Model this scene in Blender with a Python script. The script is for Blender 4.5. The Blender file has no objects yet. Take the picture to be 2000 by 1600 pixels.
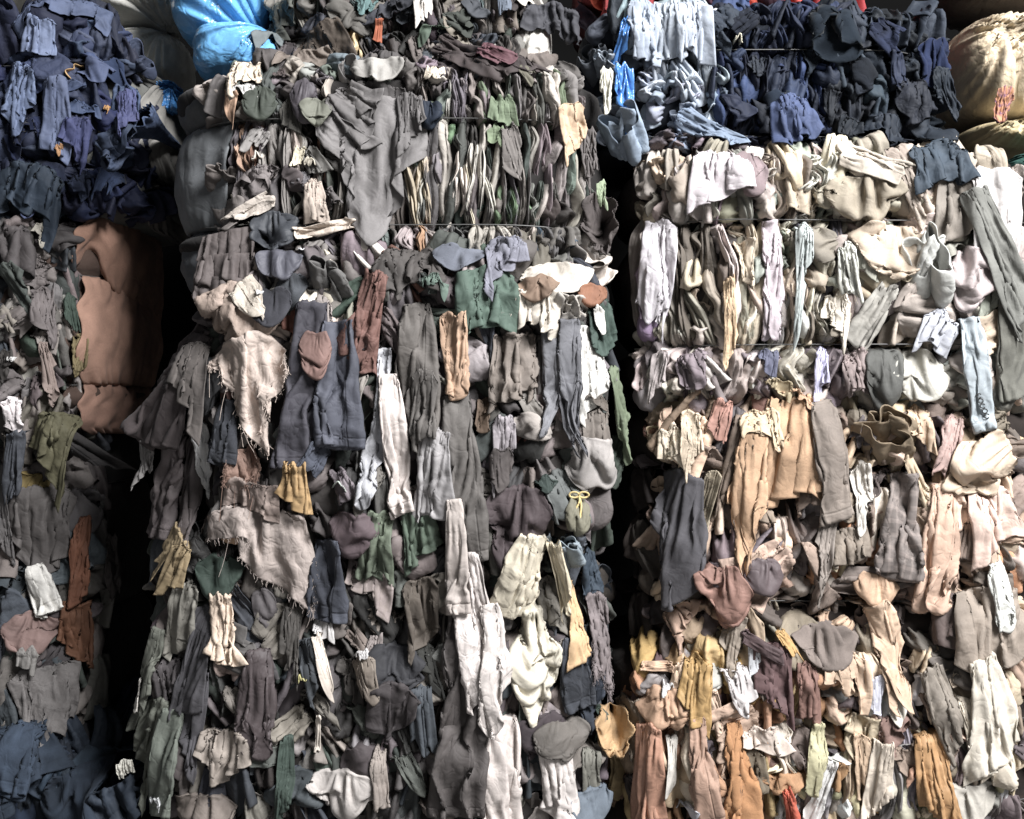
import bpy, math, time
import numpy as np
from mathutils import Vector, Matrix
T0 = time.time()
rng = np.random.default_rng(11)
SC = bpy.context.scene
COL = SC.collection
R = math.radians

# ------------------------------------------------------------------ camera, light, exposure
D = 3.2                     # camera to the front plane of the middle stack (y = 0)
ZC = 1.5                    # eye height
PX = 0.0013                 # metres per photo pixel on that plane
cam_d = bpy.data.cameras.new("camera")
cam = bpy.data.objects.new("camera", cam_d)
COL.objects.link(cam)
cam.location = (0, -D, ZC)
cam.rotation_euler = (R(90), 0, 0)
cam_d.sensor_width = 36
cam_d.lens = 36 * D / (2000 * PX)
cam_d.clip_end = 100
SC.camera = cam

world = bpy.data.worlds.new("World")
SC.world = world
world.use_nodes = True
bg = world.node_tree.nodes["Background"]
bg.inputs[0].default_value = (0.92, 0.96, 1.0, 1)
bg.inputs[1].default_value = 0.115

def area(name, loc, target, sx, sy, power, col):
    d = bpy.data.lights.new(name, 'AREA')
    d.shape = 'RECTANGLE'; d.size = sx; d.size_y = sy; d.energy = power; d.color = col
    o = bpy.data.objects.new(name, d); COL.objects.link(o)
    o.location = loc
    o.rotation_euler = (Vector(target) - Vector(loc)).to_track_quat('-Z', 'Y').to_euler()
    return o
area("door_daylight", (3.9, -4.1, 6.1), (0.2, 0.1, 1.4), 3.4, 2.4, 1720, (0.99, 0.99, 1.0))
SC.view_settings.view_transform = 'Standard'
SC.view_settings.look = 'None'
SC.view_settings.exposure = 0.0
SC.view_settings.gamma = 1.0
SC.view_settings.use_curve_mapping = False
SC.cycles.max_bounces = 4
SC.cycles.diffuse_bounces = 2
SC.cycles.glossy_bounces = 2
SC.cycles.use_adaptive_sampling = True
SC.cycles.adaptive_threshold = 0.03
SC.cycles.use_denoising = True

# ------------------------------------------------------------------ small helpers
def wp(px, py, Y=0.0):
    s = (D + Y) / D * PX
    return np.array([(px - 1000) * s, Y, ZC - (py - 800) * s])
def sc(Y=0.0):
    return (D + Y) / D * PX
def lin(h):
    h = h.lstrip('#')
    v = [int(h[i:i+2], 16) / 255 for i in (0, 2, 4)]
    return [x / 12.92 if x <= 0.04045 else ((x + 0.055) / 1.055) ** 2.4 for x in v]
def hexv(h, gain=1.0, cap=0.54):
    c = np.array(lin(h)); g = c @ [0.25, 0.6, 0.15]
    c = (g + (c - g) * 0.74) * gain
    return c * min(1, cap / c.max())
def sstep(a, b, x):
    t = np.clip((x - a) / (b - a), 0, 1); return t * t * (3 - 2 * t)
def noise1(n, k, r):        # smooth random curve with k knots sampled at n points, -1..1
    kn = r.uniform(-1, 1, k + 3)
    t = np.linspace(0, k, n); i = np.minimum(t.astype(int), k - 1); f = t - i
    p0, p1, p2, p3 = kn[i], kn[i+1], kn[i+2], kn[np.minimum(i+3, k+2)]
    return ((-f+2*f*f-f**3)*p0 + (2-5*f*f+3*f**3)*p1 + (f+4*f*f-3*f**3)*p2 + (f**3-f*f)*p3) / 2
def noise2(nu, nv, ku, kv, r):
    g = r.uniform(-1, 1, (ku + 2, kv + 2))
    a = np.linspace(0, ku, nu); b = np.linspace(0, kv, nv)
    i = np.minimum(a.astype(int), ku); j = np.minimum(b.astype(int), kv)
    fa = (a - i); fb = (b - j)
    fa = (fa*fa*(3-2*fa))[:, None]; fb = (fb*fb*(3-2*fb))[None, :]
    I = i[:, None]; J = j[None, :]
    return (g[I, J]*(1-fa)*(1-fb) + g[I+1, J]*fa*(1-fb) + g[I, J+1]*(1-fa)*fb + g[I+1, J+1]*fa*fb)

# ------------------------------------------------------------------ materials
def nodes_of(m):
    m.use_nodes = True
    nt = m.node_tree
    return nt, nt.nodes, nt.links, nt.nodes["Principled BSDF"]
def cloth_material(name, rough=0.76, sheen=0.0, wrinkle=0.35, wr_scale=22, nap=0.03, nap_scale=420, tint=None,
                   spec=0.32, fade=0.24, hem=False, stripe=None, crumple=0.0):
    m = bpy.data.materials.new(name)
    nt, N, L, P = nodes_of(m)
    tc = N.new("ShaderNodeTexCoord"); oi = N.new("ShaderNodeObjectInfo")
    off = N.new("ShaderNodeVectorMath"); off.operation = 'MULTIPLY_ADD'
    cmb = N.new("ShaderNodeCombineXYZ")
    for k in range(3): L.new(oi.outputs["Random"], cmb.inputs[k])
    L.new(cmb.outputs[0], off.inputs[0]); off.inputs[1].default_value = (37, 53, 71)
    geo = N.new("ShaderNodeNewGeometry"); L.new(geo.outputs["Position"], off.inputs[2])
    vec = off.outputs[0]
    def noise(scale, detail=3, rough_=0.55, dist=0.0):
        n = N.new("ShaderNodeTexNoise"); n.inputs["Scale"].default_value = scale
        n.inputs["Detail"].default_value = detail; n.inputs["Roughness"].default_value = rough_
        n.inputs["Distortion"].default_value = dist
        L.new(vec, n.inputs["Vector"]); return n.outputs["Fac"]
    # colour: the piece's own dye, uneven wear and faint slubs
    if tint is None: base = oi.outputs["Color"]
    else:
        rgb = N.new("ShaderNodeRGB"); rgb.outputs[0].default_value = (*tint, 1); base = rgb.outputs[0]
    mr = N.new("ShaderNodeMapRange"); mr.inputs[1].default_value = 0.3; mr.inputs[2].default_value = 0.7
    mr.inputs[3].default_value = 1 - fade; mr.inputs[4].default_value = 1 + fade
    L.new(noise(11, 2, 0.6), mr.inputs[0])
    mr2 = N.new("ShaderNodeMapRange"); mr2.inputs[1].default_value = 0.25; mr2.inputs[2].default_value = 0.75
    mr2.inputs[3].default_value = 0.95; mr2.inputs[4].default_value = 1.05
    L.new(noise(260, 0, 0.7), mr2.inputs[0])
    mul = N.new("ShaderNodeMath"); mul.operation = 'MULTIPLY'
    L.new(mr.outputs[0], mul.inputs[0]); L.new(mr2.outputs[0], mul.inputs[1])
    vm = N.new("ShaderNodeVectorMath"); vm.operation = 'SCALE'
    L.new(base, vm.inputs[0]); L.new(mul.outputs[0], vm.inputs["Scale"])
    colour = vm.outputs[0]
    uvx = uvy = None
    if hem or stripe:
        uv = N.new("ShaderNodeUVMap"); uv.uv_map = "cloth"
        sp = N.new("ShaderNodeSeparateXYZ"); L.new(uv.outputs[0], sp.inputs[0])
        uvx, uvy = sp.outputs[0], sp.outputs[1]
    if stripe:
        w = N.new("ShaderNodeMath"); w.operation = 'PINGPONG'; w.inputs[1].default_value = stripe[0]
        L.new(uvx, w.inputs[0])
        g = N.new("ShaderNodeMath"); g.operation = 'LESS_THAN'; g.inputs[1].default_value = stripe[0] * 0.3
        L.new(w.outputs[0], g.inputs[0])
        w2 = N.new("ShaderNodeMath"); w2.operation = 'PINGPONG'; w2.inputs[1].default_value = stripe[0] * 1.3
        L.new(uvy, w2.inputs[0])
        g2 = N.new("ShaderNodeMath"); g2.operation = 'LESS_THAN'; g2.inputs[1].default_value = stripe[0] * 0.4
        L.new(w2.outputs[0], g2.inputs[0])
        ad = N.new("ShaderNodeMath"); ad.operation = 'ADD'; L.new(g.outputs[0], ad.inputs[0]); L.new(g2.outputs[0], ad.inputs[1])
        hf = N.new("ShaderNodeMath"); hf.operation = 'MULTIPLY'; hf.inputs[1].default_value = 0.5; L.new(ad.outputs[0], hf.inputs[0])
        mx = N.new("ShaderNodeMix"); mx.data_type = 'RGBA'
        L.new(hf.outputs[0], mx.inputs["Factor"]); L.new(colour, mx.inputs["A"]); mx.inputs["B"].default_value = (*stripe[1], 1)
        colour = mx.outputs["Result"]
    L.new(colour, P.inputs["Base Color"])
    P.inputs["Roughness"].default_value = rough
    P.inputs["Specular IOR Level"].default_value = spec
    P.inputs["Sheen Weight"].default_value = sheen
    P.inputs["Sheen Roughness"].default_value = 0.5
    # relief: soft creases, then nap
    b1 = N.new("ShaderNodeBump"); b1.inputs["Strength"].default_value = wrinkle; b1.inputs["Distance"].default_value = 0.02
    rid = N.new("ShaderNodeMath"); rid.operation = 'ABSOLUTE'
    sub = N.new("ShaderNodeMath"); sub.operation = 'SUBTRACT'; sub.inputs[1].default_value = 0.5
    L.new(noise(wr_scale, 2, 0.5, 0.6), sub.inputs[0]); L.new(sub.outputs[0], rid.inputs[0])
    L.new(rid.outputs[0], b1.inputs["Height"])
    if crumple:
        # sharp pressed creases, mostly running down the cloth
        mp = N.new("ShaderNodeMapping"); mp.inputs["Scale"].default_value = (1.0, 1.0, 0.55)
        ds = N.new("ShaderNodeTexNoise"); ds.inputs["Scale"].default_value = 14; ds.inputs["Detail"].default_value = 2
        L.new(vec, ds.inputs["Vector"])
        mv = N.new("ShaderNodeVectorMath"); mv.operation = 'MULTIPLY_ADD'; mv.inputs[1].default_value = (0.09, 0.09, 0.09)
        L.new(ds.outputs["Color"], mv.inputs[0]); L.new(vec, mv.inputs[2]); L.new(mv.outputs[0], mp.inputs["Vector"])
        vo = N.new("ShaderNodeTexVoronoi"); vo.feature = 'DISTANCE_TO_EDGE'; vo.inputs["Scale"].default_value = 24
        L.new(mp.outputs[0], vo.inputs["Vector"])
        mn = N.new("ShaderNodeMath"); mn.operation = 'MINIMUM'; mn.inputs[1].default_value = 0.22; L.new(vo.outputs["Distance"], mn.inputs[0])
        b0 = N.new("ShaderNodeBump"); b0.inputs["Strength"].default_value = crumple; b0.inputs["Distance"].default_value = 0.02
        L.new(mn.outputs[0], b0.inputs["Height"]); L.new(b0.outputs[0], b1.inputs["Normal"])
    b2 = N.new("ShaderNodeBump"); b2.inputs["Strength"].default_value = nap; b2.inputs["Distance"].default_value = 0.002
    L.new(noise(nap_scale, 0, 0.7), b2.inputs["Height"]); L.new(b1.outputs[0], b2.inputs["Normal"])
    last = b2
    if hem:
        # a turned hem: a raised band along the free edge with its stitched groove
        s = N.new("ShaderNodeMath"); s.operation = 'SUBTRACT'; s.inputs[1].default_value = 0.024; L.new(uvy, s.inputs[0])
        a = N.new("ShaderNodeMath"); a.operation = 'ABSOLUTE'; L.new(s.outputs[0], a.inputs[0])
        q = N.new("ShaderNodeMapRange"); q.inputs[1].default_value = 0.0; q.inputs[2].default_value = 0.004
        L.new(a.outputs[0], q.inputs[0])
        b3 = N.new("ShaderNodeBump"); b3.inputs["Strength"].default_value = 0.5; b3.inputs["Distance"].default_value = 0.003
        # and a sewn seam every hand's breadth across
        pp = N.new("ShaderNodeMath"); pp.operation = 'PINGPONG'; pp.inputs[1].default_value = 0.055; L.new(uvx, pp.inputs[0])
        q2 = N.new("ShaderNodeMapRange"); q2.inputs[1].default_value = 0.0; q2.inputs[2].default_value = 0.0035; L.new(pp.outputs[0], q2.inputs[0])
        mm = N.new("ShaderNodeMath"); mm.operation = 'MINIMUM'; L.new(q.outputs[0], mm.inputs[0]); L.new(q2.outputs[0], mm.inputs[1])
        L.new(mm.outputs[0], b3.inputs["Height"]); L.new(last.outputs[0], b3.inputs["Normal"]); last = b3
    L.new(last.outputs[0], P.inputs["Normal"])
    return m
MAT = {
 'cotton': cloth_material("cotton_cloth"),
 'hemmed': cloth_material("hemmed_cotton", hem=True),
 'fold':   cloth_material("folded_cloth", wrinkle=0.4, wr_scale=24),
 'linen':  cloth_material("linen_cloth", crumple=0.3, wrinkle=0.45, wr_scale=26, nap=0.08, hem=False),
 'satin':  cloth_material("satin_lining", rough=0.6, spec=0.35, sheen=0.0, wrinkle=0.35, nap=0.05, fade=0.1),
 'wool':   cloth_material("wool_felt", rough=1.0, spec=0.1, sheen=0.05, nap=0.1, nap_scale=320, wrinkle=0.25),
 'denim':  cloth_material("denim_cloth", rough=0.95, nap=0.25, nap_scale=520, fade=0.45, hem=True),
 'plaid':  cloth_material("plaid_cloth", stripe=(0.011, tuple(lin('#857b76')))),
 'ticking': cloth_material("striped_cloth", stripe=(0.009, tuple(lin('#6a4a5c')))),
 'plastic': cloth_material("plastic_film", rough=0.22, spec=0.6, sheen=0.0, wrinkle=0.55, wr_scale=20, nap=0.0, fade=0.12),
 'sack':   cloth_material("woven_sack", rough=0.58, spec=0.35, sheen=0.0, wrinkle=0.5, wr_scale=18, nap=0.35, nap_scale=300, fade=0.15),
}
def plain(name, col, rough=0.6, metal=0.0, spec=0.5):
    m = bpy.data.materials.new(name); nt, N, L, P = nodes_of(m)
    n = N.new("ShaderNodeTexNoise"); n.inputs["Scale"].default_value = 40
    mr = N.new("ShaderNodeMapRange"); mr.inputs[3].default_value = 0.7; mr.inputs[4].default_value = 1.3
    L.new(n.outputs["Fac"], mr.inputs[0])
    v = N.new("ShaderNodeVectorMath"); v.operation = 'SCALE'; v.inputs[0].default_value = col
    L.new(mr.outputs[0], v.inputs["Scale"]); L.new(v.outputs[0], P.inputs["Base Color"])
    P.inputs["Specular IOR Level"].default_value = spec; P.inputs["Roughness"].default_value = rough; P.inputs["Metallic"].default_value = metal
    return m
MAT['wire'] = plain("steel_tie_wire", (0.12, 0.118, 0.115), 0.5, 0.6)
MAT['ink'] = plain("black_print", (0.03, 0.03, 0.03), 0.8)
MAT['ground'] = plain("concrete_ground", (0.16, 0.155, 0.15), 0.9)
MAT['wall'] = plain("wall_painted_shade", (0.005, 0.005, 0.005), 1.0, 0, 0.0)  # near-black base colour stands in for the shade of a roof not built

# ------------------------------------------------------------------ meshes
def raw_mesh(name, V, quads=None, tris=None, uv=None, smooth=True):
    me = bpy.data.meshes.new(name)
    V = np.asarray(V, np.float32)
    nq = 0 if quads is None else len(quads); ntr = 0 if tris is None else len(tris)
    me.vertices.add(len(V)); me.vertices.foreach_set("co", V.ravel())
    idx = []; starts = []; tot = []
    if nq: idx.append(np.asarray(quads, np.int32).ravel())
    if ntr: idx.append(np.asarray(tris, np.int32).ravel())
    idx = np.concatenate(idx)
    starts = np.concatenate([np.arange(nq) * 4, nq * 4 + np.arange(ntr) * 3]).astype(np.int32)
    me.loops.add(len(idx)); me.loops.foreach_set("vertex_index", idx)
    me.polygons.add(nq + ntr); me.polygons.foreach_set("loop_start", starts)
    me.polygons.foreach_set("use_smooth", np.full(nq + ntr, smooth))
    if uv is not None:
        l = me.uv_layers.new(name="cloth")
        l.data.foreach_set("uv", np.asarray(uv, np.float32)[idx].ravel())
    me.update(calc_edges=True)
    return me
def grid_quads(nu, nv, closed=False):
    i = np.arange(nu if closed else nu - 1); j = np.arange(nv - 1)
    I, J = np.meshgrid(i, j, indexing='ij')
    I2 = (I + 1) % nu
    return np.stack([I * nv + J, I2 * nv + J, I2 * nv + J + 1, I * nv + J + 1], -1).reshape(-1, 4)
def grid_normals(P):        # P (nu,nv,3)
    du = np.gradient(P, axis=0); dv = np.gradient(P, axis=1)
    n = np.cross(du, dv); return n / (np.linalg.norm(n, axis=-1, keepdims=True) + 1e-9)
def sheet_mesh(name, P, th=0.0022, uv=None):
    """a cloth with real thickness: two faces and a rim all round"""
    nu, nv, _ = P.shape
    n = grid_normals(P)
    A = (P + n * th / 2).reshape(-1, 3); B = (P - n * th / 2).reshape(-1, 3)
    K = nu * nv
    q = grid_quads(nu, nv)
    bd = np.concatenate([np.arange(nu) * nv, (nu - 1) * nv + np.arange(1, nv),
                         np.arange(nu - 2, -1, -1) * nv + nv - 1, np.arange(nv - 2, 0, -1)])
    b2 = np.roll(bd, -1)
    rim = np.stack([bd, b2, b2 + K, bd + K], -1)
    Q = np.concatenate([q, q[:, ::-1] + K, rim[:, ::-1]])
    UV = None if uv is None else np.concatenate([uv.reshape(-1, 2)] * 2)
    return raw_mesh(name, np.concatenate([A, B]), Q, uv=UV)
def tube_path(pts, r, seg=6):
    """verts, quads for a thin round cord along pts"""
    pts = np.asarray(pts, float); n = len(pts)
    t = np.gradient(pts, axis=0); t /= np.linalg.norm(t, axis=1, keepdims=True) + 1e-9
    up = np.where(np.abs(t[:, 2:3]) > 0.9, [[0, 1, 0]], [[0, 0, 1]])
    a = np.cross(t, up); a /= np.linalg.norm(a, axis=1, keepdims=True) + 1e-9
    b = np.cross(t, a)
    th = np.linspace(0, 2 * np.pi, seg, endpoint=False)
    rr = np.broadcast_to(np.asarray(r, float), (n,))
    V = pts[None] + rr[None, :, None] * (np.cos(th)[:, None, None] * a[None] + np.sin(th)[:, None, None] * b[None])
    return V.reshape(-1, 3), grid_quads(seg, n, True)
class Joined:
    def __init__(s): s.V = []; s.Q = []; s.n = 0
    def add(s, V, Q): s.V.append(V); s.Q.append(np.asarray(Q) + s.n); s.n += len(V)
    def mesh(s, name): return raw_mesh(name, np.concatenate(s.V), np.concatenate(s.Q))

def creased(P, W, L, r, amp=1.0, density=1.0, tilt=0.7):
    """push sharp fold creases into a settled cloth, along its normals; W, L its flat size in metres"""
    nu, nv, _ = P.shape
    S = np.linspace(0, W, nu)[:, None]; T = np.linspace(0, L, nv)[None]
    n = grid_normals(P); d = np.zeros((nu, nv))
    for _ in range(int(np.clip(density * W * L / 0.0011, 4, 40))):
        s0, t0 = r.uniform(0, W), r.uniform(0, L)
        a = r.normal(0, tilt)                      # 0 runs down the cloth
        if r.random() < 0.2: a += math.pi / 2
        c, s_ = math.cos(a), math.sin(a)
        across = (S - s0) * c + (T - t0) * s_; along = -(S - s0) * s_ + (T - t0) * c
        across = across + r.uniform(-4, 4) * along ** 2
        w = r.uniform(0.004, 0.012); ln = r.uniform(0.02, 0.08)
        A = r.choice([-1, 1]) * r.uniform(0.0015, 0.0045)
        # one flank steep, the other soft
        q = np.where(across > 0, across / w, -across / (w * r.uniform(0.35, 0.9)))
        d += A * np.exp(-q) * np.exp(-(along / ln) ** 2)
    d += 0.0012 * noise2(nu, nv, 6, 8, r)
    return P + n * (amp * d)[..., None]

def obj(name, me, mat, parent=None, loc=(0, 0, 0), col=None):
    o = bpy.data.objects.new(name, me)
    COL.objects.link(o)
    if parent is not None: o.parent = parent
    o.location = loc
    if mat is not None and len(me.materials) == 0: me.materials.append(MAT[mat])
    if col is not None: o.color = (*[float(c) for c in col], 1)
    return o
def tag(o, label=None, cat=None, group=None, kind=None):
    if label: o["label"] = label
    if cat: o["category"] = cat
    if group: o["group"] = group
    if kind: o["kind"] = kind
    return o

# ------------------------------------------------------------------ cloth solver (position based, many cloths at once)
def settle(P, rest, pin, grav, steps=110, sweeps=3, collide=None, damp=0.96, bend=0.25, tube=None, dt=0.007, lra=None, jam=None):
    """P (3,B,nu,nv) start shape, rest (2 or 3,B,nu,nv) flat pattern, pin (B,nu,nv) bool, grav (3,B)"""
    P = P.astype(np.float32).copy(); Q = P.copy(); P0 = P.copy()
    nu, nv = P.shape[2:]
    free = (~pin).astype(np.float32)
    def rl(sa, sb):
        d = rest[(slice(None), slice(None)) + sb] - rest[(slice(None), slice(None)) + sa]
        return np.sqrt((d * d).sum(0)).astype(np.float32)
    groups = []
    S = slice
    for s in (0, 1):
        n = (nu - s) // 2 * 2
        groups.append(((S(s, s+n, 2), S(None)), (S(s+1, s+n, 2), S(None)), 1.0))
        m = (nv - s) // 2 * 2
        groups.append(((S(None), S(s, s+m, 2)), (S(None), S(s+1, s+m, 2)), 1.0))
        groups.append(((S(s, s+n, 2), S(0, nv-1)), (S(s+1, s+n, 2), S(1, nv)), 0.5))
        groups.append(((S(s, s+n, 2), S(1, nv)), (S(s+1, s+n, 2), S(0, nv-1)), 0.5))
    G = [(a, b, rl(a, b), k) for a, b, k in groups]
    BN = [((S(0, nu-2), S(None)), (S(2, nu), S(None))), ((S(None), S(0, nv-2)), (S(None), S(2, nv)))]
    BN = [(a, b, rl(a, b)) for a, b in BN]
    full = (S(None), S(None))
    g = (grav.astype(np.float32) * dt * dt)[:, :, None, None]
    for it in range(steps):
        vel = (P - Q) * damp
        vmax = 0.006
        np.clip(vel, -vmax, vmax, out=vel)
        Q = P.copy()
        P += (vel + g) * free
        for sw in range(sweeps):
            for a, b, r0, k in G:
                A = P[full + a]; Bq = P[full + b]
                d = Bq - A
                l = np.sqrt((d * d).sum(0)) + 1e-9
                c = d * ((l - r0) / l * (0.5 * k))
                wa = free[(S(None),) + a]; wb = free[(S(None),) + b]
                P[full + a] = A + c * wa; P[full + b] = Bq - c * wb
            for a, b, r0 in BN:
                d = P[full + b] - P[full + a]
                l = np.sqrt((d * d).sum(0)) + 1e-9
                c = d * (np.minimum(l - r0, 0) / l * (0.25 * bend))
                P[full + a] += c * free[(S(None),) + a]; P[full + b] -= c * free[(S(None),) + b]
        if lra is not None:
            # cloth does not stretch: no point is farther from its held top edge than the cloth is long
            d = P - P[:, :, :, :1]
            l = np.sqrt((d * d).sum(0)) + 1e-9
            P -= d * (np.maximum(l - lra, 0) / l)
        if tube is not None and tube.any():
            # a sleeve or leg: the two long edges are one seam and the front stays in front of the back
            e = 0.5 * (P[:, tube, 0] + P[:, tube, -1])
            P[:, tube, 0] = e; P[:, tube, -1] = e
            h = nu // 2
            f = P[1][tube, :h]; bk = P[1][tube, :-h-1:-1]
            over = np.maximum(f - bk + 0.004, 0) * 0.5
            P[1][tube, :h] -= over; P[1][tube, :-h-1:-1] += over
        if jam is not None:
            # neighbours jam the cloth from both sides, so that its extra width has to stand out in folds
            ax, az, nx, nz, half, mid = jam
            c = (P[0] - ax) * nx + (P[2] - az) * nz - mid
            ex = np.clip(c, -half, half) - c
            P[0] += 0.6 * ex * nx * free; P[2] += 0.6 * ex * nz * free
        if collide is not None:
            collide(P, Q, free)
        P = np.where(pin[None], P0, P)
    return P

# ------------------------------------------------------------------ the stack: bales, their round fronts and one height map of what stands in front
class Bale: pass
BALES = {}
HX0, HX1, HZ0, HZ1, HC = -1.75, 1.75, 0.30, 2.80, 0.006
gx = np.arange(HX0, HX1, HC); gz = np.arange(HZ0, HZ1, HC)
HMAP = np.full((len(gx), len(gz)), 0.75, np.float32)
def hsample(H, x, z):
    fx = np.clip((x - HX0) / HC, 0, len(gx) - 1.01); fz = np.clip((z - HZ0) / HC, 0, len(gz) - 1.01)
    i = fx.astype(np.int32); j = fz.astype(np.int32); a = fx - i; b = fz - j
    return (H[i, j]*(1-a)*(1-b) + H[i+1, j]*a*(1-b) + H[i, j+1]*(1-a)*b + H[i+1, j+1]*a*b)
def stamp(V):
    i = np.round((V[:, 0] - HX0) / HC).astype(int); j = np.round((V[:, 2] - HZ0) / HC).astype(int)
    k = (i >= 0) & (i < len(gx)) & (j >= 0) & (j < len(gz))
    np.minimum.at(HMAP, (i[k], j[k]), V[k, 1].astype(np.float32))
def stamp_grid(P):          # (nu,nv,3) filled between its points
    a = P
    for _ in range(1):
        m = 0.5 * (a[1:] + a[:-1]); b = np.empty((a.shape[0] * 2 - 1,) + a.shape[1:]); b[::2] = a; b[1::2] = m
        m = 0.5 * (b[:, 1:] + b[:, :-1]); c = np.empty((b.shape[0], b.shape[1] * 2 - 1, 3)); c[:, ::2] = b; c[:, 1::2] = m
        a = c
    stamp(a.reshape(-1, 3))

def wire_inset(b, z, amt=None):
    """0 midway between two wires, 1 at a wire"""
    w = np.full(np.shape(z), 0.0)
    lv = b.levels
    for i in range(len(lv) - 1):
        lo, hi = lv[i], lv[i+1]
        t = np.clip((z - lo) / (hi - lo), 0, 1)
        ins = (z >= lo) & (z <= hi)
        w = np.where(ins, np.abs(2 * t - 1) ** 3.2, w)
    return np.where((z < lv[0]) | (z > lv[-1]), 1.0, w)
def front(b, x, z):
    """y of the bale's front at x, z"""
    ins = b.pinch * wire_inset(b, z)
    a = b.a - ins; d = b.d - ins
    q = np.clip(np.abs((x - b.cx) / a), 0, 0.9995)
    return b.yc - d * (1 - q ** b.n) ** (1 / b.n)
def bale(key, x0, x1, y0, y1, Y, wires, label, depth=0.8, pinch=0.035, n=4.5, core='#2c2a29', mat='wool', to_floor=False, wire=True):
    b = Bale(); BALES[key] = b
    s = sc(Y)
    b.key = key; b.Y = Y
    b.cx = (0.5 * (x0 + x1) - 1000) * s; b.a = 0.5 * (x1 - x0) * s
    b.d = depth / 2; b.yc = Y + b.d; b.n = n; b.pinch = pinch
    b.z1 = ZC - (y0 - 800) * s; b.z0 = 0.0 if to_floor else ZC - (y1 - 800) * s
    wz = sorted(ZC - (w - 800) * s for w in wires)
    lo = [b.z0]
    if to_floor:
        k = b.z0
        while wz and wz[0] - k > 0.38: k += 0.27; lo.append(k)
    b.levels = lo + wz + [b.z1]; b.wz = wz
    e = bpy.data.objects.new("textile_bale", None); COL.objects.link(e)
    e.location = (b.cx, b.yc, b.z0); e.empty_display_size = 0.1
    tag(e, label, "bale", "bales of old cloth stacked in three columns")
    b.root = e; b.org = np.array([b.cx, b.yc, b.z0])
    # body: superellipse rings
    nz = 44; na = 72
    zs = np.linspace(b.z0, b.z1, nz)
    th = np.linspace(0, 2 * np.pi, na, endpoint=False)
    c, s_ = np.cos(th), np.sin(th)
    ex = np.sign(c) * np.abs(c) ** (2 / n); ey = np.sign(s_) * np.abs(s_) ** (2 / n)
    ins = pinch * wire_inset(b, zs)
    end = 0.05 * (1 - np.minimum(1, np.minimum(zs - b.z0, b.z1 - zs) / 0.06)) ** 2
    wob = 0.008 * noise2(na, nz, 9, 11, rng); wob[-3:] = wob[:3]
    A = (b.a - ins - end)[None] + wob; Dd = (b.d - ins - end)[None] + wob
    V = np.stack([ex[:, None] * A, ey[:, None] * Dd, np.broadcast_to(zs - b.z0, (na, nz))], -1)
    K = na * nz
    VV = np.concatenate([V.reshape(-1, 3), [[0, 0, 0], [0, 0, b.z1 - b.z0]]])
    i = np.arange(na); i2 = (i + 1) % na
    tr = np.concatenate([np.stack([i2 * nz, i * nz, np.full(na, K)], -1),
                         np.stack([i * nz + nz - 1, i2 * nz + nz - 1, np.full(na, K + 1)], -1)])
    me = raw_mesh("bale_body", VV, grid_quads(na, nz, True), tr)
    obj("bale_body", me, mat, e, col=hexv(core))
    if wire:
        for z in wz:
            a = b.a - pinch + 0.008; d = b.d + (0.014 if key in ('M1', 'R1', 'R2') else -0.006)
            pts = np.stack([np.sign(c) * np.abs(c) ** (2 / n) * a, np.sign(s_) * np.abs(s_) ** (2 / n) * d,
                            np.full(na, z - b.z0) + 0.004 * noise1(na, 10, rng)], -1)
            pts = np.concatenate([pts, pts[:1]])
            V2, Q2 = tube_path(pts, 0.0016, 6)
            obj("tie_wire", raw_mesh("tie_wire", V2, Q2), 'wire', e)
    X, Z = np.meshgrid(gx, gz, indexing='ij')
    m = (np.abs(X - b.cx) < b.a) & (Z > b.z0) & (Z < b.z1)
    HMAP[m] = np.minimum(HMAP[m], front(b, X[m], Z[m]))
    return b

bale('L1', -420, 285, 95, 425, 0.26, [128, 327], "navy blue textile bale at the top of the left stack", core='#5a5a56', pinch=0.04)
bale('L2', -420, 198, 405, 815, 0.22, [530, 750], "dark scrap bale with a brown cloth wrap, second in the left stack", core='#4a3a32', pinch=0.03, n=2.7)
bale('L3', -420, 180, 815, 1430, 0.32, [955, 1215], "charcoal and rust scrap bale, third in the left stack", core='#2a2624')
bale('L4', -420, 190, 1432, 1700, 0.26, [1600], "dark bale at the foot of the left stack under the denim", core='#26262a', to_floor=True)
bale('M0', 500, 1075, -190, 128, 0.36, [-60, 66], "bale of dark folded strips behind the top of the middle stack", core='#a8a49c')
bale('M1', 305, 1190, 128, 508, 0.0, [236, 441], "grey bale of tightly folded strips at the top of the middle stack", core='#2b2928', pinch=0.06)
bale('M2', 362, 1205, 510, 1040, -0.07, [656, 880], "bale hung with grey and beige trousers in the middle stack", core='#3a3634')
bale('M3', 270, 1172, 1042, 1700, -0.02, [1165, 1408, 1560], "bale of dark brown rags at the foot of the middle stack", core='#2b2826', to_floor=True)
bale('R0', 1130, 1690, -260, 8, 0.50, [-120], "bale of red cloth showing above the blue bale", core='#5a1418')
bale('R1', 1140, 1872, 5, 288, 0.16, [98, 268], "bale sorted from pale blue to black navy on the right stack", core='#20242c', pinch=0.065)
bale('R2', 1228, 2120, 290, 778, 0.06, [431, 676], "pale grey and cream bale in the middle of the right stack", core='#2e2724', pinch=0.065, mat='sack')
bale('R3', 1250, 2120, 780, 1268, 0.06, [921, 1176], "tan and taupe bale, third in the right stack", core='#2a2421', pinch=0.06)
bale('R4', 1200, 2120, 1270, 1700, 0.04, [1411, 1570], "orange, mauve and cream bale at the foot of the right stack", core='#2e2622', to_floor=True)
print("bales", time.time() - T0)
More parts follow.
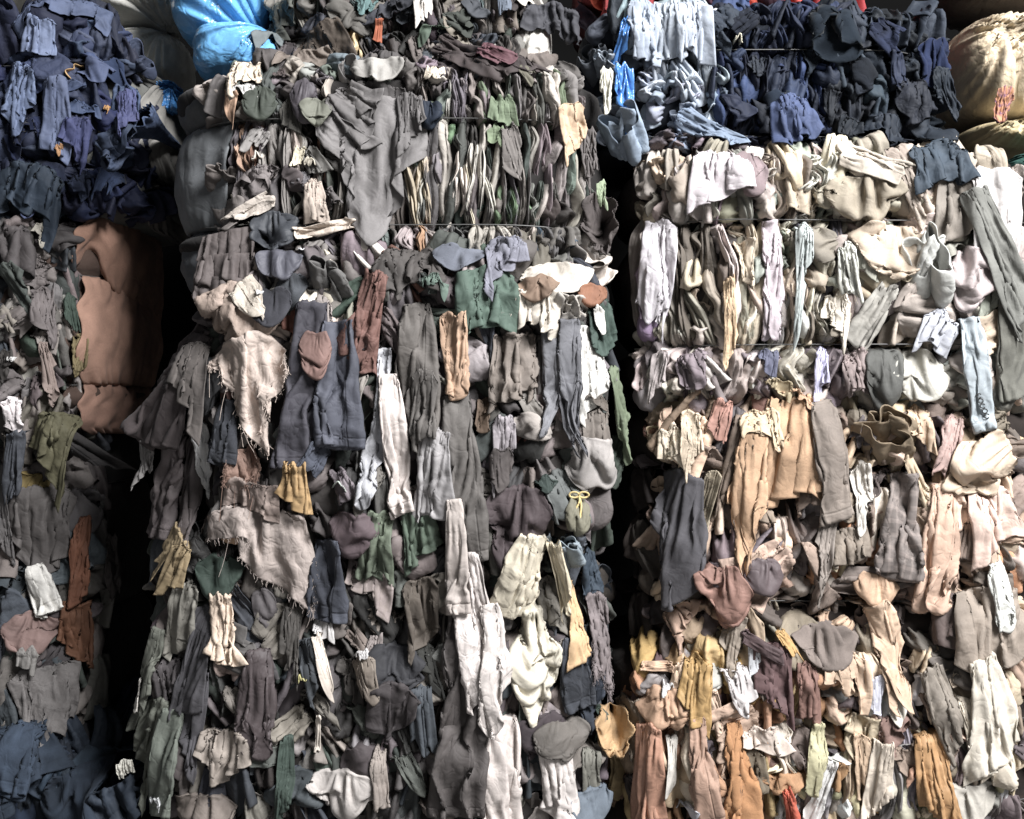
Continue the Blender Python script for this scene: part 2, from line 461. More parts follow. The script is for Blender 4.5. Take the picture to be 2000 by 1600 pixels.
# ------------------------------------------------------------------ shared pieces of compressed cloth
def unit(V):
    """scale a piece to half-extents 1 in x and z, front at y = -1, its base at y = 0"""
    V = V.copy()
    lo = V.reshape(-1, 3).min(0); hi = V.reshape(-1, 3).max(0)
    V[..., 0] = (V[..., 0] - (lo[0] + hi[0]) / 2) / ((hi[0] - lo[0]) / 2)
    V[..., 2] = (V[..., 2] - (lo[2] + hi[2]) / 2) / ((hi[2] - lo[2]) / 2)
    V[..., 1] = (V[..., 1]) / max(1e-6, -lo[1])
    return V
PROTO = {'strip': [], 'bulge': [], 'flap': [], 'roll': []}
def add_proto(kind, V, thick=False):
    nu, nv, _ = V.shape
    if thick:
        me = sheet_mesh("cloth_" + kind, V, 0.035)
    else:
        me = raw_mesh("cloth_" + kind, V.reshape(-1, 3), grid_quads(nu, nv))
    me.materials.append(MAT['fold'])
    PROTO[kind].append((me, V))
# thin folds seen edge-on, pinched where the wires pull them in
for k in range(44):
    r = np.random.default_rng(100 + k)
    nu, nv = 15, 30
    t = np.linspace(-1, 1, nv)[None, :]; s = np.linspace(-1, 1, nu)[:, None]
    w = (1 - r.uniform(0.25, 0.75) * np.abs(t) ** r.uniform(2, 5)) * (1 + 0.28 * noise1(nv, 5, r)[None])
    cx = r.uniform(0.5, 1.5) * noise1(nv, r.integers(3, 7), r)[None]
    dep = (1 - 0.6 * np.abs(t) ** 3) * (1 + 0.35 * noise1(nv, 5, r)[None])
    p = r.uniform(1.4, 3.0)
    prof = (1 - np.abs(s) ** p) ** (1 / r.uniform(1.3, 2.4))
    y = -dep * prof
    for q in range(r.integers(1, 4)):
        s0 = r.uniform(-0.65, 0.65) + 0.4 * noise1(nv, 4, r)[None]
        y = y + r.uniform(0.15, 0.5) * np.exp(-((s - s0) / r.uniform(0.07, 0.16)) ** 2) * sstep(0, 0.6, 1.1 - np.abs(t))
    lean = r.uniform(-0.5, 0.5) + 0.35 * noise1(nv, 4, r)[None]
    x = cx + w * s + lean * (-y) * 0.8
    z = t + 0.04 * noise2(nu, nv, 3, 6, r) + 0 * s
    V = np.stack([x, y + 0.10 * noise2(nu, nv, 4, 12, r), z], -1)
    V[0, :, 1] += 0.35; V[-1, :, 1] += 0.35
    V[..., 1] += 1.1 * np.abs(t) ** 4          # the ends are drawn in under the wires
    add_proto('strip', unit(V))
# bunched pieces: a cloth whose rim is pushed into the bale, so that its middle buckles outward
def bunch(B, nu, nv, seed):
    r = np.random.default_rng(seed)
    u = np.linspace(-1, 1, nu); v = np.linspace(1, -1, nv)
    U, Vv = np.meshgrid(u, v, indexing='ij')
    edge = np.maximum(np.abs(U), np.abs(Vv))
    rest = np.zeros((2, B, nu, nv)); P = np.zeros((3, B, nu, nv)); pin = np.zeros((B, nu, nv), bool)
    for b in range(B):
        W = r.uniform(0.09, 0.13); L = r.uniform(0.10, 0.16); ex, ez = r.uniform(1.35, 2.1), r.uniform(1.2, 1.6)
        rest[0, b] = U * W / 2 * ex; rest[1, b] = Vv * L / 2 * ez
        x = U * W / 2 * (1 - 0.3 * np.abs(Vv) ** 3) + 0.014 * noise2(nu, nv, 3, 3, r)
        z = Vv * L / 2 * (1 - 0.2 * np.abs(U) ** 3) + 0.014 * noise2(nu, nv, 3, 3, r)
        fr = r.uniform(1.5, 3.2); ph = r.uniform(0, 6); sl = r.uniform(-2.5, 2.5)
        y = -0.022 * (1 - edge ** 3) * (1 + np.sin(fr * np.pi * U + ph + sl * Vv + 1.2 * noise2(nu, nv, 2, 3, r))) + 0.008 * noise2(nu, nv, 6, 6, r) * (1 - edge)
        P[:, b] = x, y + 0.045 * edge ** 5, z
        pin[b, 0] = pin[b, -1] = True; pin[b, :, 0] = True; pin[b, :, -1] = True
        for _ in range(r.integers(1, 4)):       # points where the pressing pulls the cloth in
            i, j = r.integers(5, nu - 5), r.integers(4, nv - 4)
            pin[b, i, j] = True; P[1, b, i, j] = r.uniform(0.0, 0.02)
    g = np.stack([r.uniform(-8, 8, B), np.full(B, -16.0), np.full(B, -18.0)])
    def col(P, Q, free):
        np.minimum(P[1], 0.05, out=P[1])
    return settle(P, rest, pin, g, 80, 4, col, bend=0.45)
for k, P in enumerate(np.moveaxis(bunch(48, 28, 32, 5), 1, 0)):
    V = np.moveaxis(P, 0, -1).astype(float)
    V = creased(V, 0.15, 0.18, np.random.default_rng(900 + k), 1.2, 0.8)
    V[..., 1] -= 0.012
    add_proto('bulge', unit(V))
# short flaps: held along the top, hanging over a round belly
def flaps(B, nu, nv, seed):
    r = np.random.default_rng(seed)
    u = np.linspace(-1, 1, nu); v = np.linspace(0, 1, nv)
    U, Vv = np.meshgrid(u, v, indexing='ij')
    rest = np.zeros((2, B, nu, nv)); P = np.zeros((3, B, nu, nv)); pin = np.zeros((B, nu, nv), bool)
    for b in range(B):
        W = r.uniform(0.1, 0.2); L = r.uniform(0.1, 0.2); f = r.uniform(1.1, 2.0); tp = r.uniform(-0.35, 0.35)
        wd = W / 2 * (1 + tp * (Vv - 0.5)); ln = L * (1 + 0.25 * r.uniform(-1, 1) * U + 0.2 * r.uniform(-1, 1) * U * U)
        rest[0, b] = U * wd * f; rest[1, b] = -Vv * ln
        npl = r.uniform(1.2, 3.2); amp = W / 2 * math.sqrt(max(0, f * f - 1)) / (npl * 2.2)
        y = -0.012 - amp * (1 + np.sin(npl * np.pi * U + r.uniform(0, 6) + r.uniform(-1, 1) * Vv)) * (0.5 + 0.5 * Vv)
        sl = r.uniform(-0.5, 0.5)
        P[:, b] = U * wd * (0.7 + 0.3 * Vv) + sl * Vv * ln, y, 0.06 - Vv * ln
        pin[b, :, 0] = True
        P[1, b, :, 0] += 0.03
        if r.random() < 0.35: pin[b, -1, -1] = True; P[1, b, -1, -1] = 0.02
    g = np.stack([r.uniform(-4, 4, B), np.full(B, 1.5), np.full(B, -9.8)])
    def col(P, Q, free):
        y = 0.03 - 0.045 * np.exp(-(P[0] / 0.08) ** 2 - (P[2] / 0.09) ** 2)
        over = P[1] > y
        P[1] = np.where(over, y, P[1])
        for c in (0, 2): Q[c] = np.where(over, P[c] * 0.6 + Q[c] * 0.4, Q[c])
    return settle(P, rest, pin, g, 90, 3, col, bend=0.35)
for P in np.moveaxis(flaps(36, 22, 22, 8), 1, 0):
    V = np.moveaxis(P, 0, -1); V = creased(V, 0.15, 0.15, np.random.default_rng(len(PROTO['flap'])), 1.2, 0.8)
    V[..., 1] -= V[..., 1].max() - 0.01
    add_proto('flap', unit(V), True)
# rolled ends: a cloth folded round on itself, its open end turned to the viewer
def roll_grid(r, nu=44, nv=12, tilt=None):
    """a loop of cloth: an uneven closed band, its open rim turned up and out towards the viewer"""
    th = np.linspace(0, 2 * np.pi * r.uniform(0.97, 1.06), nu)[:, None] + r.uniform(0, 6)
    q = np.linspace(0, 1, nv)[None, :]
    ph = r.uniform(0, 6, 4)
    rad = 1 + 0.28 * np.sin(2 * th + ph[0]) + 0.30 * np.sin(3 * th + ph[1]) + 0.16 * np.sin(5 * th + ph[2]) + 0.08 * np.sin(9 * th + ph[3])
    rad = rad * (0.62 + 0.38 * np.sin(np.pi * (0.15 + 0.6 * q)) + 0.10 * q * np.sin(4 * th + ph[3]))
    ax = np.array([r.uniform(-0.5, 0.5), -0.75, r.uniform(0.1, 0.75) if tilt is None else tilt]); ax /= np.linalg.norm(ax)
    e1 = np.cross(ax, [0, 0, 1]); e1 /= np.linalg.norm(e1); e2 = np.cross(e1, ax)
    sq = r.uniform(0.25, 0.5)
    ln = 1.5 * (q * (1 + 0.22 * np.sin(th + ph[2]) + 0.15 * np.sin(3 * th + ph[0])) - 0.6)
    G = (rad * np.cos(th))[..., None] * e1 + (rad * np.sin(th) * sq)[..., None] * e2 + ln[..., None] * ax
    G[..., 1] -= G[..., 1].max() * 0.6
    return G
for k in range(18):
    r = np.random.default_rng(700 + k)
    add_proto('roll', unit(roll_grid(r)), True)
print("pieces", time.time() - T0)

PIECE_NAME = {'strip': "cloth_fold", 'bulge': "bunched_cloth", 'flap': "cloth_flap", 'roll': "rolled_cloth"}
COUNT = {}
def place(b, x, z, hw, hh, dep, kind, col, rot, r, tuck=0.008, which=None, mat=None):
    """one piece of cloth pressed into bale b at world x, z"""
    pr = PROTO[kind]; me, V = pr[r.integers(len(pr)) if which is None else which]
    zz = np.clip(z, b.z0 + 0.01, b.z1 - 0.01)
    e = 0.01
    y = float(front(b, np.array(x), np.array(zz)))
    gxs = float(front(b, np.array(x + e), np.array(zz)) - front(b, np.array(x - e), np.array(zz))) / (2 * e)
    yaw = math.atan(np.clip(gxs, -1.6, 1.6))
    sx = hw * (1 if r.random() < 0.5 else -1)
    o = obj(PIECE_NAME[kind], me, None, b.root, col=col)
    M = Matrix.Rotation(yaw, 4, 'Z') @ Matrix.Rotation(rot, 4, 'Y')
    o.rotation_euler = M.to_euler()
    o.scale = (sx, dep, hh)
    p = np.array([x, y + tuck, z])
    o.location = p - b.org
    Rm = np.array(M.to_3x3())
    W = (V.reshape(-1, 3) * [sx, dep, hh]) @ Rm.T + p
    stamp(W)
    if mat: o.material_slots[0].link = 'OBJECT'; o.material_slots[0].material = MAT[mat]
    COUNT[b.key] = COUNT.get(b.key, 0) + 1
    return o
def pick(pal, r, t=None):
    if t is not None: i = int(np.clip(t * len(pal) + r.normal(0, 0.6), 0, len(pal) - 1))
    else: i = r.integers(len(pal))
    c = hexv(pal[i]) * math.exp(r.normal(0, 0.16))
    return np.clip(c * (1 + r.normal(0, 0.03, 3)), 0.004, 0.9)
def strips(key, x0, x1, y0, y1, wmin, wmax, pal, seed, dep=0.036, grad=False, split=0.6, lean=8, accents=()):
    """columns of thin folds filling one band between two wires (photo pixels on the bale's front)"""
    b = BALES[key]; r = np.random.default_rng(seed); s = sc(b.Y)
    x = x0
    runs = pick(pal, r); left = 0
    while x < x1:
        w = r.uniform(wmin, wmax)
        if left <= 0: runs = pick(pal, r, (x - x0) / (x1 - x0) if grad else None); left = r.integers(1, 5)
        left -= 1
        cuts = [y0 - 4, y1 + 4]
        if r.random() < split: cuts.insert(1, y0 + (y1 - y0) * r.uniform(0.3, 0.7))
        if r.random() < split * 0.35: cuts.insert(1, y0 + (y1 - y0) * r.uniform(0.15, 0.3))
        for i in range(len(cuts) - 1):
            a, c = cuts[i], cuts[i + 1]
            cc = runs * math.exp(r.normal(0, 0.13))
            if i: cc = pick(pal, r, (x - x0) / (x1 - x0) if grad else None)
            if accents and r.random() < 0.07: cc = pick(accents, r)
            p = wp(x + w / 2, (a + c) / 2, b.Y)
            place(b, p[0], p[2], w * s * r.uniform(0.7, 1.25), (c - a) / 2 * s * r.uniform(1.06, 1.25), dep * r.uniform(0.6, 1.35),
                  'strip', cc, R(r.normal(0, lean)), r, tuck=r.uniform(0.0, 0.014))
        x += w * r.uniform(0.62, 0.86)
def heap(key, x0, x1, y0, y1, n, smin, smax, pal, seed, mix=(0.6, 0.34, 0.06), dep=0.06, grad=False, aspect=(0.8, 1.9), rotd=25, accents=(), mat=None):
    """bunched pieces, flaps and rolls spread evenly over a field of the bale's front"""
    b = BALES[key]; r = np.random.default_rng(seed); s = sc(b.Y)
    pts = []
    for _ in range(n):
        best = None; bd = -1
        for _k in range(7):
            q = np.array([r.uniform(x0, x1), r.uniform(y0, y1)])
            d = min([np.hypot(*(q - o)) for o in pts], default=1e9)
            if d > bd: bd, best = d, q
        pts.append(best)
    order = sorted(pts, key=lambda q: -q[1])
    for q in order:
        w = r.uniform(smin, smax) / 2; h = w * r.uniform(*aspect)
        kind = ('bulge', 'flap', 'roll')[int(r.choice(3, p=np.array(mix) / sum(mix)))]
        if kind == 'roll': h = w * r.uniform(0.7, 1.1)
        c = pick(pal, r, (q[0] - x0) / (x1 - x0) if grad else None)
        if accents and r.random() < 0.13: c = pick(accents, r)
        p = wp(q[0], q[1], b.Y)
        if b.wz and key in ('M1', 'R1', 'R2', 'R3', 'L1'):   # nothing but loose ends crosses a wire
            dz = min(abs(p[2] - z) for z in b.wz); h = min(h, max(dz / s, 14))
        place(b, p[0], p[2], w * s * 1.1, h * s * 1.1, dep * r.uniform(0.55, 1.2) * (0.6 if kind == 'roll' else 1), kind, c, R(r.normal(0, rotd)), r, tuck=r.uniform(0.0, 0.02), mat=mat)

GREYS = ['#68625f', '#78716b', '#55504e', '#8a827a', '#474443', '#605a58', '#525a53', '#70666a', '#9a9188']
DARKS = ['#433e3d', '#312f2e', '#55504e', '#645c58', '#4c4547', '#434843', '#6c635c', '#3a3e44', '#7a746f']
LIGHT = ['#b9ad9f', '#a19586', '#c8bdb0', '#8d8274', '#7a7062', '#a29890', '#8c8f84', '#bcab90', '#6a6256', '#948a82']
TANS = ['#8a7768', '#a48a74', '#6e6058', '#b89c82', '#5a4f4b', '#7c6c5c', '#c9ae92', '#655a5c']
RUST = ['#a87c5c', '#9a7048', '#866a50', '#bc9c7c', '#9c8250', '#72584c', '#cbb59c']
# top of the middle stack: fine edge-on folds
strips('M1', 455, 640, 132, 236, 12, 24, GREYS, 1, accents=['#b8ae9c', '#5c6c54', '#8a6650'])
strips('M1', 800, 1130, 132, 236, 9, 18, GREYS, 2, accents=['#b8ae9c', '#5f6b52'])
strips('M1', 455, 640, 238, 441, 10, 20, GREYS, 3, split=0.8, accents=['#c2b49c', '#94705a', '#5c6c54'])
strips('M1', 640, 800, 238, 441, 14, 26, DARKS, 33)
strips('M1', 795, 1150, 238, 441, 8, 17, GREYS + ['#3c4640', '#39423c'], 4, split=0.75, accents=['#c2b89c', '#5a7050', '#b4aca0'])
strips('M1', 640, 1150, 443, 520, 11, 20, GREYS, 5, split=0.2, accents=['#a8805a', '#3a4656', '#b8a890'])
strips('M1', 880, 945, 285, 415, 10, 14, ['#b4aca0', '#c4bcb0'], 6, dep=0.05, split=0)
strips('M1', 795, 838, 290, 440, 10, 15, ['#b8ae94', '#a89e84'], 7, dep=0.045, split=0.2)
strips('M1', 972, 1006, 355, 440, 10, 14, ['#5a7050', '#66785a'], 8, dep=0.045, split=0)
strips('M1', 458, 500, 240, 335, 10, 15, ['#8a6650', '#9a7a62'], 9, dep=0.045, split=0.3)
heap('M1', 400, 470, 140, 232, 5, 50, 80, GREYS, 10); heap('M1', 470, 640, 400, 500, 12, 45, 75, GREYS, 11, accents=['#a89c90'])
heap('M1', 1040, 1180, 380, 500, 8, 50, 80, ['#4a4240', '#55504c', '#3c3836'], 12)
heap('M1', 470, 1120, 118, 150, 26, 40, 75, GREYS, 13, aspect=(0.5, 0.9), accents=['#8a8680', '#5c6468'])
# behind it
strips('M0', 530, 1050, -40, 62, 12, 24, DARKS + ['#5a5048'], 14, dep=0.04, accents=['#c2b49c', '#5a6a6a'])
strips('M0', 650, 1000, 66, 135, 12, 24, DARKS, 15, dep=0.04)
strips('M0', 658, 706, 52, 120, 11, 15, ['#d0b888', '#c4ac80'], 16, dep=0.06, split=0)
heap('M0', 540, 1060, -20, 130, 34, 45, 80, DARKS, 17, accents=['#6a6258', '#4e5a58'])
# blue to black bale
heap('R1', 1225, 1395, 8, 96, 16, 50, 85, ['#98a1ae', '#8a94a2', '#a8b0ba'], 20, dep=0.055, aspect=(1.0, 1.8), rotd=12)
strips('R1', 1220, 1400, 98, 200, 16, 30, ['#98a1ae', '#8a94a2', '#a8b0ba', '#78828f'], 21, dep=0.045)
heap('R1', 1250, 1420, 130, 285, 26, 35, 60, ['#8a95a4', '#788496', '#9aa3b0', '#68748a'], 22)
strips('R1', 1392, 1640, 5, 98, 14, 26, ['#171e32', '#1e2944', '#131a2a', '#243050'], 23, dep=0.045, split=0.4)
strips('R1', 1392, 1640, 98, 268, 16, 30, ['#171e32', '#1e2944', '#131a2a', '#263458'], 24, dep=0.05, split=0.6)
heap('R1', 1395, 1640, 20, 260, 22, 45, 80, ['#171e32', '#1e2944', '#131a2a', '#243254'], 25, aspect=(1.2, 2.2), rotd=14)
heap('R1', 1630, 1860, 15, 95, 22, 40, 65, ['#191f29', '#1f2732', '#151a22', '#26303c'], 26)
heap('R1', 1630, 1855, 98, 266, 40, 40, 75, ['#191f29', '#1f2732', '#151a22', '#28323e'], 27, aspect=(1.0, 1.8), rotd=14)
strips('R1', 1640, 1850, 268, 290, 14, 26, ['#1d2430', '#171c26'], 28, split=0)
strips('R1', 1400, 1640, 268, 290, 14, 26, ['#1b2134', '#161a28'], 29, split=0)
heap('R1', 1145, 1235, 20, 280, 12, 50, 80, ['#3a4048', '#4a525c', '#2c323c'], 30)
heap('R1', 1260, 1520, 262, 300, 16, 45, 80, ['#6a5e60', '#5a5254', '#7a7074'], 31, aspect=(0.5, 0.9))
# pale bale
strips('R2', 1258, 1640, 300, 431, 16, 30, LIGHT, 40, dep=0.045, accents=['#d0b0a8', '#7a6a6c'])
strips('R2', 1250, 1660, 433, 676, 16, 32, LIGHT, 41, dep=0.05, split=0.6, accents=['#8e7c90', '#dcb88c', '#5a5862'])
heap('R2', 1640, 1960, 300, 431, 30, 55, 95, ['#9a8e7c', '#aca090', '#8a8270', '#beb4a6'], 42, dep=0.05)
heap('R2', 1640, 1990, 436, 670, 46, 50, 90, LIGHT, 43, dep=0.05)
heap('R2', 1270, 1640, 300, 425, 20, 45, 75, LIGHT, 44, rotd=15, aspect=(1.1, 2))
heap('R2', 1270, 1640, 440, 670, 30, 40, 75, LIGHT, 45, rotd=14, aspect=(1.2, 2.4), accents=['#8e7c90', '#d8c4a8'])
strips('R2', 1265, 1640, 678, 785, 18, 34, ['#b8aca4', '#8d8088', '#a49a90', '#77696c', '#c8beb4'], 46, dep=0.045, split=0.3)
heap('R2', 1275, 1700, 682, 775, 24, 50, 80, ['#9c9094', '#8d8088', '#b4a89c', '#77696c', '#c8beb4'], 47, aspect=(0.9, 1.6))
heap('R2', 1700, 1990, 682, 775, 18, 55, 85, ['#a8a498', '#8d8579', '#77726a', '#a1a49c'], 48, aspect=(0.9, 1.6))
# tan bale
heap('R3', 1285, 2000, 785, 920, 84, 45, 85, TANS, 50, accents=['#dcc4a4', '#9a6c5c', '#d2b890'])
heap('R3', 1285, 2000, 925, 1172, 112, 45, 85, TANS, 51, aspect=(1.0, 2.2), accents=['#b07a52', '#d8c6b4'])
heap('R3', 1290, 2000, 1180, 1275, 54, 45, 85, ['#6e625c', '#7c7064', '#5a4f4b', '#867a68', '#4a4240'], 52, accents=['#b8997c'])
heap('R3', 1262, 1310, 940, 1270, 9, 50, 80, ['#2e2826', '#3a322e'], 53)
# orange to cream bale
heap('R4', 1245, 1640, 1280, 1405, 50, 40, 80, RUST + ['#8a8484', '#b8b0ae', '#5a4242'], 60, accents=['#d8d4d0', '#a88240'])
heap('R4', 1640, 2000, 1280, 1405, 34, 45, 80, TANS, 61, accents=['#d8d4d0'])
strips('R4', 1200, 1530, 1415, 1600, 18, 36, RUST, 62, dep=0.05, split=0.3)
strips('R4', 1520, 1990, 1415, 1610, 16, 32, ['#8a8484', '#5a5054', '#a8a078', '#c8b8a4', '#d0ccc8', '#6e6460', '#b09a7c'], 63, dep=0.045, split=0.5, accents=['#a87a44', '#f0ece8'])
heap('R4', 1205, 1530, 1420, 1610, 30, 45, 80, RUST, 64, aspect=(1.2, 2.4), rotd=12)
heap('R4', 1530, 1990, 1420, 1610, 42, 40, 70, ['#8a8484', '#5a5054', '#a8a078', '#c8b8a4', '#b09a7c', '#7a6a58'], 65, aspect=(1.2, 2.4), rotd=14, accents=['#f0ece8', '#a87a44'])
# middle stack, lower two bales: dark rags under the hanging clothes
heap('M2', 400, 1180, 505, 655, 84, 45, 90, GREYS + DARKS, 70, accents=['#3c4a40', '#c4b8a8', '#6a4438'])
heap('M2', 400, 1190, 660, 1040, 120, 50, 95, DARKS + ['#54504c'], 71, aspect=(1.0, 2.2), accents=['#5e4038', '#384038'])
heap('M3', 290, 1175, 1045, 1165, 76, 45, 90, DARKS, 72, accents=['#3a463c', '#5a4a4c', '#7a6a5c'])
heap('M3', 280, 1175, 1168, 1405, 120, 45, 90, DARKS, 73, aspect=(1.1, 2.4), rotd=16, accents=['#5a5048', '#6c6660', '#38443c'])
heap('M3', 290, 1175, 1410, 1610, 90, 45, 90, DARKS, 74, aspect=(1.1, 2.2), rotd=16, accents=['#6a5f58', '#8c8078', '#34443c'])
# left stack
heap('L1', 150, 262, 78, 132, 9, 50, 80, ['#242a3c', '#2e364a'], 791); heap('L1', -20, 190, 30, 128, 20, 55, 90, ['#1e263c', '#2a3550', '#181f34', '#323f5c'], 80)
heap('L1', -20, 270, 130, 325, 36, 50, 90, ['#1c243a', '#263048', '#171d36', '#1a2244', '#14192c'], 81, aspect=(1.1, 2.2), rotd=14)
heap('L1', 80, 275, 328, 395, 16, 50, 80, ['#141c36', '#192340', '#11162c'], 82, aspect=(0.8, 1.3))
heap('L1', -20, 110, 328, 425, 8, 60, 90, ['#1f2a36', '#26313c'], 83)
heap('L2', -20, 105, 430, 530, 18, 40, 70, DARKS, 84, accents=['#8a8478', '#7a5a50'])
heap('L2', -20, 105, 532, 748, 30, 40, 75, DARKS + ['#4a4644', '#5a5652'], 85, aspect=(1.1, 2.2), rotd=14, accents=['#5c4438', '#37443a'])
heap('L2', -20, 105, 750, 815, 10, 45, 75, DARKS, 86)
heap('L3', -20, 160, 800, 955, 26, 50, 90, DARKS, 87, accents=['#54503a', '#6a6664'])
heap('L3', -20, 160, 958, 1215, 34, 50, 90, DARKS, 88, aspect=(1.2, 2.4), rotd=12, accents=['#5a5654'])
heap('L3', -20, 160, 1218, 1430, 30, 50, 90, DARKS, 89, aspect=(1.1, 2.2), rotd=14, accents=['#4a4644'])
heap('L4', -20, 200, 1440, 1620, 26, 70, 130, ['#1e2733', '#242e3c', '#2a3646'], 92, dep=0.09)
heap('R0', 1150, 1680, -60, 10, 40, 40, 75, ['#8a1a1e', '#2a2030', '#b03020', '#3a1a2a'], 90, accents=['#d84a20'])
print("fill", COUNT, time.time() - T0)
